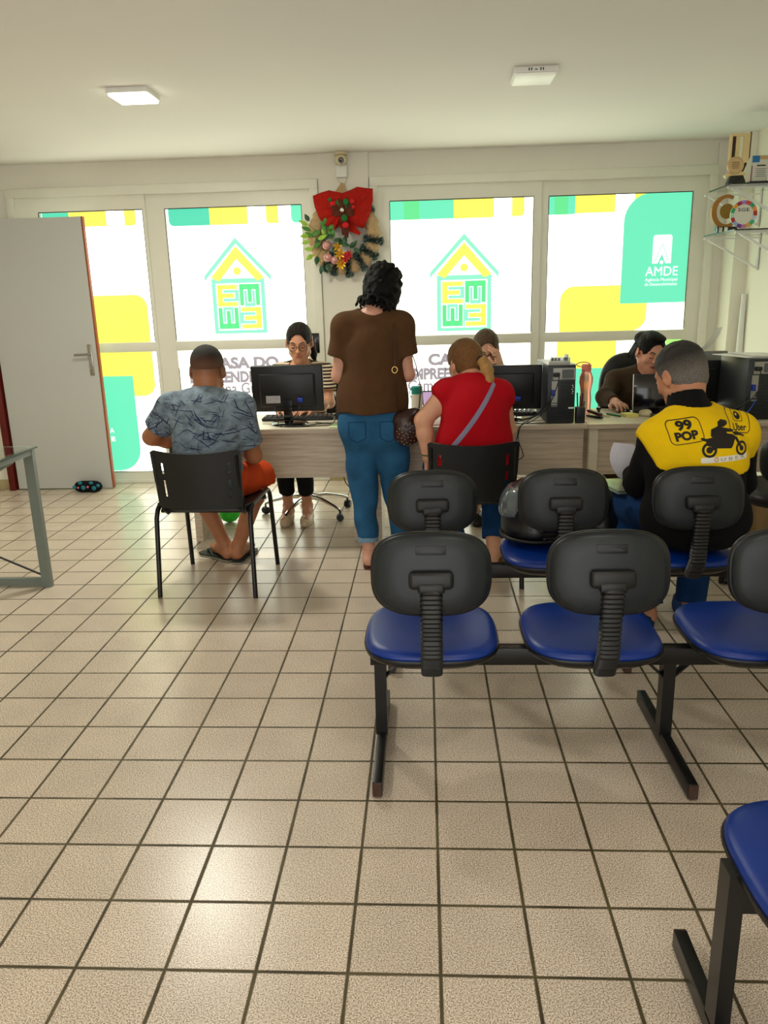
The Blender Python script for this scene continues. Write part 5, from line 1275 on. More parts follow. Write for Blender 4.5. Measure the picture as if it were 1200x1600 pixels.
flip_flop(-1.235, 4.345, .95, 'left dark flip-flop, pointing outward, under the man in the blue shirt')
flip_flop(-1.078, 4.335, -.15, 'right dark flip-flop, pointing forward, under the man in the blue shirt')
bg = SDF((-1.46, 3.98, .56), (-1.08, 4.40, .86), .006); bg.ell((-1.30, 4.13, .685), (.085, .11, .10), k=.03).ell((-1.27, 4.16, .74), (.06, .09, .06), k=.03).folds(.006, 60, 8)
tag(surf(bg, 'bag', mat('black_nylon', (16, 16, 16), .35, vary=.2, vscale=20, bump=.4, bscale=60), None), 'black nylon bag held on the lap under the blue-shirted man\'s left arm', 'bag')

# -------------------------------------------------- the standing woman in brown
def woman_brown():
    t = person('woman standing with her back turned, curly black bob, brown T-shirt and rolled blue jeans', (-.27, 4.2, 0))
    H = Head((-.214, 4.27, 1.487), (.28, .82, -.50), up=(.12, 0, 1), sc=.95)
    B = Body(pel=(-.277, 4.20, .86), chest=(-.272, 4.19, 1.19), neck=(-.262, 4.19, 1.375), sh=((-.415, 4.19, 1.315), (-.125, 4.19, 1.315)),
             el=((-.462, 4.21, 1.06), (-.094, 4.21, 1.06)), wr=((-.37, 4.43, 1.13), (-.19, 4.43, 1.13)),
             hd=(dict(d=(.6, .7, .2), n=(-.5, .3, .5), side=-1, curl=.8, s=.9), dict(d=(-.6, .7, .2), n=(.5, .3, .5), side=1, curl=.8, s=.9)),
             hip=((-.365, 4.20, .82), (-.19, 4.20, .82)), kn=((-.345, 4.22, .47), (-.178, 4.26, .47)), an=((-.325, 4.155, .095), (-.135, 4.24, .095)),
             toe=((-.315, 4.29, .038), (-.12, 4.38, .038)), hw=.165, ww=.135, cw=.15, dp=.105, arm=.92, leg=.93, ns=.048)
    S = SDF((-.60, 4.02, -.01), (.05, 4.66, 1.68), .0062); B.body_sdf(S, H, face=False); S.keep((0, 0, .013), (0, 0, -1))
    me = S.mesh('body'); skin_paint(me, H, (206, 152, 128)); put('body', me, M_skin, t, smooth=180)
    # curly hair: a mass of small locks
    Hr = hair_sdf(H, .0045, extent=.19); hair_cap(Hr, H, .012)
    Hr.ell(H.P(0, -.06, .0), (.088, .07, .105), H.Rn, .03); Hr.ell(H.P(-.065, .0, -.03), (.035, .05, .085), H.Rn, .03); Hr.ell(H.P(.065, .0, -.03), (.035, .05, .085), H.Rn, .03)
    Hr.ell(H.P(0, .105, -.035), (.06, .06, .09), H.Rn, .02, 'sub'); Hr.ell(H.P(0, .03, -.16), (.09, .16, .07), H.Rn, .01, 'sub')
    rg = random.Random(5)
    for _ in range(430):
        a = rg.uniform(0, 2*PI); z = rg.uniform(-.12, .10); q = math.cos(z/.13); x = .094*math.sin(a)*max(q, .5); y = -.03+.105*math.cos(a)*max(q, .5)
        if y > .055 and z < .05: continue
        if abs(a-PI) > 1.2 and z < -.05 and y > .0: continue
        Hr.ell(H.P(x, y, z+.02), tuple(rg.uniform(.008, .016) for _ in range(3)), None, .004)
    for _ in range(46):
        a = rg.uniform(.35, 1.35)*PI if rg.random() < .8 else rg.uniform(0, 2*PI); x = .098*math.sin(a); y = -.03+.10*math.cos(a)
        if y > .03: continue
        z = -.09; p = H.P(x, y, z)
        for k in range(4):
            n_ = p+Vector((rg.gauss(0, .006), rg.gauss(0, .006), -.012)); Hr.cone(p, n_, .0065, .005, .003); p = n_
    Hr.folds(.003, 120, 4)
    surf(Hr, 'hair', hair_mat('black_curly_hair', (5, 4, 4), .4, 90, (1, 1, 1), .6), t)
    T = SDF((-.60, 4.0, .83), (.06, 4.42, 1.46), .0062); B.torso(T, .014, pelvis=False); T.cone((-.275, 4.195, 1.20), (-.278, 4.195, .86), .12, .165, .05)
    T.ell((-.278, 4.20, .95), (.192, .128, .20), None, .05); B.sleeve(T, 0, .60, .066, .074, .035); B.sleeve(T, 1, .60, .066, .074, .035)
    T.cone((-.262, 4.19, 1.39), (-.25, 4.22, 1.46), .075, .075, .012, 'sub'); T.keep((0, 0, .875), (0, 0, -1))
    T.folds(.0075, 17, 9, dirz=.3, where=lambda X, Y, Z: np.clip(1.32-Z, 0, .4)*2.5)
    surf(T, 'shirt', fabric('brown_cotton', (82, 56, 34), .08, 30), t)
    part('neckband', MB().tube([(-.262+.080*math.cos(a), 4.185+.062*math.sin(a), 1.389+.030*math.sin(a)) for a in [2*PI*k/32 for k in range(32)]], .0045, 8, loop=True), MATS['brown_cotton'], t, smooth=80)
    J = SDF((-.56, 3.98, .08), (.04, 4.50, .95), .0065); J.ell((-.277, 4.20, .80), (.186, .13, .17), None, .04); J.ell((-.277, 4.20, .90), (.168, .125, .10), None, .04)
    for i in (0, 1):
        h_, k_, a_ = Vector(B.hip[i])+Vector((0, 0, -.02)), Vector(B.kn[i]), Vector(B.an[i]); e_ = k_.lerp(a_, .80)
        J.ell(h_+Vector((0, -.03, -.015)), (.095, .10, .12), None, .03); J.cone(h_, k_, .106, .078, .03); J.cone(k_, e_, .078, .056, .02, cut=True)
    J.keep((0, 0, .93), (0, 0, 1)); J.folds(.0065, 30, 12, dirz=1.4, where=lambda X, Y, Z: np.clip(.86-Z, 0, .2)*5)
    M_jean = fabric('blue_denim', (40, 88, 126), .32, 9, bump=.35, bs=700)
    j = surf(J, 'jeans', M_jean, t)
    for i in (0, 1):
        k_, a_ = Vector(B.kn[i]), Vector(B.an[i]); d = (a_-k_).normalized(); p = k_.lerp(a_, .775)
        Rz = d.to_track_quat('Z', 'Y').to_matrix().to_4x4(); cf = MB(); 
        cf.rings([[p+d*z+(Rz @ Vector((r*math.cos(q), r*math.sin(q), 0))) for q in [2*PI*n/28 for n in range(28)]] for r, z in ((.050, .0), (.057, .002), (.058, .03), (.056, .034), (.049, .034), (.047, .02))])
        part('rolled_cuff', cf, fabric('pale_denim', (122, 152, 176), .1, 40), j, smooth=60)
        part('anklet', MB().tube([a_+Vector((.037*math.cos(q), .037*math.sin(q), .012)) for q in [2*PI*n/20 for n in range(20)]], .002, 6, loop=True), M_cable, t)
        to = Vector(B.toe[i]); dd = (to-a_); dd.z = 0; dd.normalize(); c = (a_+to)/2; c.z = .007
        part('flat_sandal', MB().rings([[c+dd*y+Vector((-dd.y, dd.x, 0))*x*-1+Vector((0, 0, z)) for x, y in sq_outline(.078, .245, 2.6, 28)] for z in (-.006, .006)]).tube([c+dd*.05+Vector((-.04, 0, .0)), c+dd*.05+Vector((0, 0, .052)), c+dd*.05+Vector((.04, 0, 0))], .006, 6), mat('maroon_sandal', (84, 30, 26), .5), t)
    for q in (-1, 1):
        pk = MB(); bv = None
    # back pockets drawn on the cloth
    bvj = bvh_of(j.data)
    for q in (-1, 1):
        cx = -.277+q*.083-t.location.x; pts = [(cx-.045, .83), (cx-.045, .745), (cx, .722), (cx+.045, .745), (cx+.045, .83), (cx-.045, .83)]; P_ = []
        for (x0, z0), (x1, z1) in zip(pts, pts[1:]):
            for k in range(8):
                u = k/8; h = drape(bvj, x0+(x1-x0)*u, z0+(z1-z0)*u, -1.0)
                if h is not None: P_.append(Vector(h)+t.location)
        if len(P_) > 10: part('back_pocket_seam', MB().tube(P_, .0016, 5, loop=True), fabric('dark_denim_seam', (16, 52, 92)), j, smooth=80)
    return t
woman_brown()
# her shoulder bag
t = thing('shoulder_bag', 'dark brown leather shoulder bag with metal studs at the standing woman\'s right hip', 'bag', (-.07, 4.12, .70))
sb = SDF((-.20, 4.02, .66), (.06, 4.28, .94), .005); sb.ell((-.100, 4.09, .785), (.078, .050, .088), k=.02).cone((-.135, 4.09, .85), (-.055, 4.09, .875), .03, .025, .03).folds(.004, 70, 2)
me = sb.mesh('bag_body', 1); bvb = bvh_of(me)
bo = put('bag_body', me, mat('dark_brown_leather', (52, 26, 20), .3, vary=.3, vscale=14, bump=.4, bscale=70), t, smooth=180)
for k in range(34):
    a = k*2.399; r = .010*math.sqrt(k)*1.1; h = drape(bvb, -.093+r*math.cos(a), .765+r*math.sin(a), 3.5)
    if h is not None: part('metal_stud', MB().ball(h, .0026, 8), M_chrome, bo, smooth=80)
part('strap', MB().tube([(-.140, 4.08, .865), (-.15, 4.05, 1.0), (-.155, 4.05, 1.15), (-.155, 4.08, 1.28), (-.16, 4.15, 1.372), (-.15, 4.24, 1.37), (-.10, 4.33, 1.25), (-.05, 4.345, 1.10), (-.025, 4.28, .98), (-.035, 4.16, .875)], .0055, 8, flat=.5), MATS['dark_brown_leather'], t, smooth=80)
part('buckle', MB().tube([(-.155+.014*math.cos(a), 4.045, 1.10+.016*math.sin(a)) for a in [2*PI*k/12 for k in range(12)]], .0018, 6, loop=True), M_gold, t)

# -------------------------------------------------- the seated woman in red
def woman_red():
    t = person('seated woman in a red cap-sleeved top, light brown ponytail, back turned', (.25, 4.02, 0))
    H = Head((.205, 4.15, 1.115), (-.55, .78, -.22), sc=.98)
    B = Body(pel=(.252, 3.985, .575), chest=(.25, 4.0, .86), neck=(.24, 4.06, 1.03), sh=((.108, 4.03, .975), (.375, 4.02, .968)),
             el=((-.012, 4.0, .845), (.43, 4.13, .77)), wr=((.010, 3.99, .655), (.30, 4.40, .775)),
             hd=(dict(d=(.35, .5, -.55), n=(-.6, .3, .4), side=-1, curl=.3, s=.9), dict(d=(-.4, .9, 0), n=(0, 0, 1), side=1, curl=.3, s=.9)),
             hip=((.16, 4.02, .555), (.345, 4.02, .555)), kn=((.06, 4.36, .52), (.38, 4.36, .53)), an=((.17, 4.12, .10), (.365, 4.135, .10)),
             toe=((.18, 4.25, .04), (.40, 4.265, .04)), hw=.19, ww=.168, cw=.158, dp=.13, arm=1.12, leg=1.08, ns=.052)
    S = SDF((-.12, 3.72, -.01), (.60, 4.60, 1.27), .0062); B.body_sdf(S, H, face=True); S.keep((0, 0, .014), (0, 0, -1))
    me = S.mesh('body'); skin_paint(me, H, (214, 158, 128), lip=(170, 90, 80)); put('body', me, M_skin, t, smooth=180)
    bv = bvh_of(me)
    Hr = hair_sdf(H, .0045); hair_cap(Hr, H, .014); Hr.keep(H.P(0, .052, .03), H.D(0, 1, -.35)); Hr.ell(H.P(.085, .03, -.05), (.035, .045, .05), H.Rn, .01, 'sub'); Hr.ell(H.P(-.085, .03, -.05), (.035, .045, .05), H.Rn, .01, 'sub')
    Hr.ell(H.P(0, -.02, -.13), (.09, .10, .07), H.Rn, .01, 'sub'); Hr.folds(.0012, 220, 3)
    surf(Hr, 'hair', hair_mat('light_brown_hair', (118, 82, 48), .3, 60, (3, 3, 1)), t)
    pt = SDF((.18, 3.88, .95), (.46, 4.18, 1.24), .0042)
    k0 = Vector((.275, 4.075, 1.135)); pt.chain([k0, (.295, 4.04, 1.13), (.315, 4.01, 1.09), (.325, 3.985, 1.045), (.340, 3.975, 1.005)], [.018, .025, .028, .022, .007], .012); pt.folds(.004, 150, 7, dirz=.08)
    pn = surf(pt, 'ponytail', hair_mat('blonde_brown_hair', (172, 130, 78), .3, 60, (4, 4, 1)), t)
    part('hair_tie', MB().tube([k0+Vector((.01, -.016, 0))+Vector((.020*math.cos(a), .012*math.cos(a), .022*math.sin(a))) for a in [2*PI*k/14 for k in range(14)]], .004, 6, loop=True), M_cable, t)
    glasses(H, t, M_cable, r=.0018)
    part('earring', MB().ball(H.P(-.081, -.002, -.042), .005, 10), M_gold, t)
    T = SDF((-.06, 3.74, .50), (.58, 4.24, 1.10), .0062); B.torso(T, .017); T.ell((.25, 3.995, .72), (.188, .155, .16), None, .05); T.ell((.25, 4.0, .60), (.195, .16, .12), None, .05)
    B.sleeve(T, 0, .14, .070, .074); B.sleeve(T, 1, .2, .066, .07)
    T.cone((.24, 4.055, 1.02), (.235, 4.075, 1.075), .080, .075, .02); T.cone((.24, 4.07, 1.04), (.235, 4.09, 1.12), .066, .07, .006, 'sub'); T.keep((0, 4.05, 1.066), (0, .35, 1)); T.keep((0, 0, .56), (0, 0, -1))
    T.folds(.0065, 24, 21, dirz=1.6, where=lambda X, Y, Z: np.clip(1.0-Z, 0, .3)*3.3)
    me = T.mesh('top'); bvt = bvh_of(me); put('top', me, fabric('red_cotton', (170, 6, 22), .06, 30), t, smooth=180)
    J = SDF((-.10, 3.76, .06), (.56, 4.50, .70), .0068); J.ell(B.pel, (.205, .15, .12), None, .04)
    for i in (0, 1): h_, k_, a_ = Vector(B.hip[i]), Vector(B.kn[i]), Vector(B.an[i]); J.cone(h_, k_, .100, .078, .03); J.cone(k_, k_.lerp(a_, .86), .076, .062, .02, cut=True)
    J.folds(.004, 34, 14); J.keep((0, 0, .475), (-0, -1, -.0)) if False else None
    j = surf(J, 'jeans', fabric('mid_blue_denim', (26, 68, 118), .3, 12, bump=.35, bs=700), t)
    for i in (0, 1):
        a_, to = Vector(B.an[i]), Vector(B.toe[i]); dd = (to-a_); dd.z = 0; dd.normalize(); c = (a_+to)/2; c.z = .009
        part('sandal', MB().rings([[c+dd*y+Vector((dd.y, -dd.x, 0))*x+Vector((0, 0, z)) for x, y in sq_outline(.078, .235, 2.6, 28)] for z in (-.008, .006)]).tube([c+dd*.04+Vector((-.04, 0, .0)), c+dd*.04+Vector((0, 0, .052)), c+dd*.04+Vector((.04, 0, 0))], .006, 6).tube([c-dd*.06+Vector((-.036, 0, .01)), c-dd*.10+Vector((0, 0, .06)), c-dd*.06+Vector((.036, 0, .01))], .005, 6), mat('tan_leopard_sandal', (120, 84, 52), .6, vary=.5, vscale=90), t)
    part('bracelet', MB().tube([Vector((.010, 3.99, .668))+Vector((.031*math.cos(a), .031*math.sin(a), 0)) for a in [2*PI*k/20 for k in range(20)]], .004, 6, loop=True), mat('green_bracelet', (60, 90, 50), .4, vary=.3, vscale=100), t)
    # strap of the bag worn across the back
    bgt = thing('crossbody_bag', 'grey-lilac strap bag worn across the red top', 'bag', (.15, 4.1, .6)); st = MB(); L_ = []
    for i in range(26):
        u = i/25; x = .345+(.075-.345)*u; z = 1.03+(.665-1.03)*u-.02*math.sin(PI*u); h, nr, _, _ = bvt.ray_cast(Vector((x, 3.3, z)), Vector((0, 1, 0)))
        if h is not None:
            sd = Vector((-.8, 0, -.6)).cross(nr).normalized()*.0125; L_.append((h+nr*.0015-sd, h+nr*.0035, h+nr*.0015+sd))
    vs = [v for q in L_ for v in q]; fs = []
    for i in range(len(L_)-1): a = 3*i; fs += [(a, a+3, a+4, a+1), (a+1, a+4, a+5, a+2)]
    st.add(vs, fs); part('strap', st, mat('grey_lilac_webbing', (130, 126, 152), .7, vary=.06), bgt, smooth=60)
    part('bag_body', MB().box((.07, 4.19, .60), (.06, .15, .12), rot=Euler((0, .1, .2)), bev=.02, seg=3), mat('navy_pouch', (24, 26, 60), .6, vary=.1), bgt)
woman_red()

# -------------------------------------------------- three women behind the desks
def desk_woman(label, base, H, B, skin, hairm, top_fn, pants, lip, seed, brow, feet=True, hairfn=None, shoes=None, gl=None, glasses_kw={}, pants_end=.8):
    t = person(label, base); lo = (base[0]-.42, 4.78, -.01); hi = (base[0]+.42, 5.62, H.c.z+.15)
    S = SDF(lo, hi, .0048); B.body_sdf(S, H, feet=feet); S.keep((0, 0, .012), (0, 0, -1))
    me = S.mesh('body'); skin_paint(me, H, skin, lip=lip); bv = bvh_of(me); put('body', me, M_skin, t, smooth=180); face_lines(H, bv, t, brow)
    Hr = hair_sdf(H, .0042); hair_cap(Hr, H, .010); hairfn(Hr, H); surf(Hr, 'hair', hairm, t)
    top_fn(t, B)
    J = SDF((base[0]-.36, 4.76, .05), (base[0]+.36, 5.64, .72), .0072); J.ell(B.pel, (.185, .135, .12), None, .04)
    for i in (0, 1): h_, k_, a_ = Vector(B.hip[i]), Vector(B.kn[i]), Vector(B.an[i]); J.cone(h_, k_, .092, .072, .03); J.cone(k_, k_.lerp(a_, pants_end), .070, .054, .02, cut=True)
    J.folds(.003, 34, seed); surf(J, 'trousers', pants, t)
    if gl: glasses(H, t, gl, **glasses_kw)
    return t
def bun(Hr, H):
    Hr.ell(H.P(0, .10, -.004), (.062, .075, .090), H.Rn, .006, 'sub'); Hr.ell(H.P(0, .095, -.06), (.075, .075, .06), H.Rn, .006, 'sub'); Hr.ell(H.P(0, .01, -.14), (.12, .12, .075), H.Rn, .01, 'sub')
    Hr.cone(H.P(0, .10, .09), H.P(0, .0, .135), .004, .004, .014, 'sub')
    for q in (-1, 1): Hr.ell(H.P(q*.085, .012, -.02), (.022, .03, .045), H.Rn, .008, 'sub')
    Hr.folds(.0012, 200, 5)
# woman in stripes
H1 = Head((-.815, 5.17, 1.192), (.02, -.95, -.30), sc=1.0)
B1 = Body(pel=(-.82, 5.30, .575), chest=(-.82, 5.24, .87), neck=(-.818, 5.205, 1.035), sh=((-.975, 5.235, .985), (-.66, 5.235, .985)),
          el=((-1.01, 5.15, .80), (-.635, 5.15, .80)), wr=((-.905, 4.945, .782), (-.745, 4.935, .782)),
          hd=(dict(d=(.45, -.9, -.02), n=(0, 0, 1), side=1, curl=.28, s=.88), dict(d=(-.5, -.85, -.02), n=(0, 0, 1), side=-1, curl=.28, s=.88)),
          hip=((-.90, 5.27, .555), (-.73, 5.27, .555)), kn=((-.925, 4.945, .52), (-.80, 4.95, .52)), an=((-.942, 5.13, .105), (-.812, 5.13, .105)),
          toe=((-.950, 5.015, .042), (-.806, 5.015, .042)), hw=.165, ww=.135, cw=.15, dp=.10, arm=.9, leg=.88, ns=.045)
def stripes(t, B):
    T = SDF((-1.10, 5.02, .50), (-.52, 5.48, 1.10), .005); B.torso(T, .014); B.sleeve(T, 0, .62, .062, .062); B.sleeve(T, 1, .62, .062, .062)
    T.cone((-.818, 5.19, 1.03), (-.818, 5.15, 1.10), .070, .075, .01, 'sub'); T.keep((0, 0, .5), (0, 0, -1)); T.folds(.002, 30, 4)
    me = T.mesh('shirt'); M = bpy.data.materials.new('black_cream_striped_knit'); M.use_nodes = True; nt = M.node_tree; N = nt.nodes; Lk = nt.links; b = N['Principled BSDF']; b.inputs['Roughness'].default_value = .9
    g = N.new('ShaderNodeNewGeometry'); sp = N.new('ShaderNodeSeparateXYZ'); Lk.new(g.outputs['Position'], sp.inputs[0])
    ml = N.new('ShaderNodeMath'); ml.operation = 'MULTIPLY'; ml.inputs[1].default_value = 1/.0215; Lk.new(sp.outputs['Z'], ml.inputs[0])
    fr = N.new('ShaderNodeMath'); fr.operation = 'FRACT'; Lk.new(ml.outputs[0], fr.inputs[0]); gt = N.new('ShaderNodeMath'); gt.operation = 'GREATER_THAN'; gt.inputs[1].default_value = .5; Lk.new(fr.outputs[0], gt.inputs[0])
    mx = N.new('ShaderNodeMix'); mx.data_type = 'RGBA'; mx.inputs['A'].default_value = (*lin((214, 190, 160)), 1); mx.inputs['B'].default_value = (*lin((30, 22, 20)), 1); Lk.new(gt.outputs[0], mx.inputs['Factor']); Lk.new(mx.outputs['Result'], b.inputs['Base Color'])
    put('shirt', me, M, t, smooth=180)
    part('neckband', MB().tube([(-.818+.078*math.cos(a), 5.195+.062*math.sin(a), 1.030+.034*math.sin(a)) for a in [2*PI*k/32 for k in range(32)]], .012, 8, loop=True, flat=1.5), fabric('black_rib', (24, 20, 20)), t, smooth=80)
def hair1(Hr, H):
    bun(Hr, H); Hr.chain([H.P(-.03, -.09, .0), H.P(-.062, -.085, -.05), H.P(-.078, -.06, -.10), H.P(-.085, -.035, -.155)], [.03, .028, .022, .012], .02)
t1 = desk_woman('woman in glasses and a black and cream striped top at the left desk', (-.82, 5.25, 0), H1, B1, (198, 142, 110), hair_mat('dark_brown_hair', (22, 14, 11)), stripes, fabric('black_trousers', (18, 18, 20)), (176, 92, 84), 3, (34, 22, 18), hairfn=hair1, gl=mat('thin_rose_gold_wire', (96, 60, 46), .3, .4), glasses_kw=dict(r=.0021), pants_end=.74)
for i, lab in ((0, ''), (1, '')):
    a_, to = Vector(B1.an[i]), Vector(B1.toe[i]); dd = (to-a_); dd.z = 0; dd.normalize(); c = (a_+to)/2; lf = SDF((c.x-.06, c.y-.17, -.005), (c.x+.06, c.y+.17, .10), .0045)
    c.z = .0; lf.ell(c+Vector((0, -.03, .022)), (.043, .100, .050), None, .02); lf.ell(c+Vector((0, .055, .03)), (.040, .065, .050), None, .02); lf.cone(c+Vector((0, .05, .05)), c+Vector((0, .07, .12)), .030, .034, .005, 'sub'); lf.keep((0, 0, .002), (0, 0, -1))
    s_ = surf(lf, 'loafer', mat('cream_leather', (206, 184, 154), .4, vary=.05), t1)
    part('bow_trim', MB().tube([c+Vector((-.032, -.01, .045)), c+Vector((0, -.02, .066)), c+Vector((.032, -.01, .045))], .006, 6).ball(c+Vector((0, -.022, .068)), .007, 10), mat('taupe_leather', (150, 126, 104), .5), s_)
# woman with her hand at her glasses
H2 = Head((.395, 5.20, 1.122), (.06, -.88, -.45), sc=.98)
B2 = Body(pel=(.42, 5.44, .575), chest=(.415, 5.35, .83), neck=(.405, 5.27, .975), sh=((.26, 5.33, .925), (.575, 5.33, .925)),
          el=((.215, 5.14, .785), (.535, 5.06, .795)), wr=((.33, 4.95, .785), (.482, 5.085, 1.01)),
          hd=(dict(d=(.6, -.7, -.02), n=(0, 0, 1), side=1, curl=.3, s=.88), dict(d=(-.28, .06, .95), n=(.75, -.62, .1), side=-1, curl=.45, s=.92)),
          hip=((.33, 5.38, .555), (.51, 5.38, .555)), kn=((.33, 5.0, .52), (.52, 5.0, .52)), an=((.33, 5.10, .10), (.52, 5.10, .10)), toe=((.33, 4.98, .045), (.52, 4.98, .045)), dp=.105, arm=.92, leg=.9, ns=.047)
def plain_top(name, rgb, end0=.95, collar=None, x0=0, long=False):
    def f(t, B):
        c = Vector(B.chest); T = SDF((c.x-.38, 4.84, .50), (c.x+.38, 5.60, 1.10), .0062); B.torso(T, .015)
        for i in (0, 1):
            B.sleeve(T, i, 1.0 if long else end0, .064, .056)
            if long: T.cone(B.el[i], B.el[i], .056, .056, .02); T.cone(B.el[i], Vector(B.el[i]).lerp(Vector(B.wr[i]), .85), .054, .040, .02, cut=True)
        n_ = Vector(B.neck); T.cone(n_+Vector((0, -.012, .0)), n_+Vector((0, -.06, .09)), .064, .07, .01, 'sub'); T.keep((0, 0, .505), (0, 0, -1)); T.folds(.003, 30, 6); surf(T, 'top', fabric(name, rgb, .12, 30), t)
        if collar: part('collar', MB().tube([n_+Vector((.068*math.cos(a), -.012+.055*math.sin(a), .0+.034*math.sin(a))) for a in [2*PI*k/28 for k in range(28)]], .012, 8, loop=True, flat=1.6), fabric(name+'_collar', collar, .2, 60), t, smooth=80)
    return f
t2 = desk_woman('woman behind the middle desk raising one hand to her dark glasses', (.41, 5.3, 0), H2, B2, (212, 160, 132), hair_mat('ash_brown_hair', (82, 64, 48)), plain_top('dark_grey_jersey', (60, 58, 60)), fabric('navy_trousers', (24, 28, 46)), (186, 104, 96), 5, (50, 34, 26), hairfn=bun, gl=mat('dark_red_frame', (46, 16, 16), .3), glasses_kw=dict(r=.0026), feet=True)
# woman in brown at the right desk
H3 = Head((1.448, 5.21, 1.078), (.24, -.90, -.34), up=(.05, 0, 1), sc=1.02)
B3 = Body(pel=(1.44, 5.40, .575), chest=(1.43, 5.32, .80), neck=(1.44, 5.255, .945), sh=((1.265, 5.31, .885), (1.60, 5.30, .885)),
          el=((1.160, 5.13, .805), (1.69, 5.12, .80)), wr=((1.185, 4.955, .79), (1.57, 4.955, .785)),
          hd=(dict(d=(.12, -.95, -.03), n=(0, 0, 1), side=1, curl=.40, s=.92), dict(d=(-.5, -.8, 0), n=(0, 0, 1), side=-1, curl=.3, s=.92)),
          hip=((1.35, 5.36, .555), (1.53, 5.36, .555)), kn=((1.34, 5.0, .52), (1.54, 5.0, .52)), an=((1.34, 5.10, .10), (1.54, 5.10, .10)), toe=((1.34, 4.98, .045), (1.54, 4.98, .045)), hw=.18, ww=.16, cw=.17, dp=.115, arm=1.05, leg=.95, ns=.050)
def hair3(Hr, H):
    bun(Hr, H); Hr.ell(H.P(.03, -.085, .055), (.05, .045, .045), H.Rn, .02); rg = random.Random(2)
    Hr.ell(H.P(0, .03, .105), (.06, .05, .02), H.Rn, .02)
    for k in range(7): Hr.chain([H.P(.082, -.02-.008*k, .03), H.P(.092, -.03-.008*k, -.02), H.P(.09+.004*k, -.03-.007*k, -.06-.01*rg.random())], [.006, .0045, .003], .004)
t3 = desk_woman('woman in a dark brown long-sleeved top using a mouse, right desk', (1.44, 5.3, 0), H3, B3, (206, 146, 118), hair_mat('near_black_hair', (14, 10, 9)), plain_top('dark_brown_knit', (58, 44, 30), collar=(112, 100, 76), long=True), fabric('black_trousers', (18, 18, 20)), (150, 62, 60), 7, (26, 18, 16), hairfn=hair3)
part('pearl_earring', MB().ball(H3.P(.082, 0, -.040), .006, 12), mat('pearl', (235, 230, 222), .2), t3)
for nm, Bq, tq in (('shoe', B2, t2), ('shoe', B3, t3)):
    for i in (0, 1):
        c = (Vector(Bq.an[i])+Vector(Bq.toe[i]))/2; part(nm, MB().rings([[(c.x+x*k, c.y+y*k, z) for x, y in sq_outline(.09, .26, 2.6, 24)] for k, z in ((.95, .001), (1, .02), (.9, .06), (.6, .075))]), M_blk, tq, smooth=60)

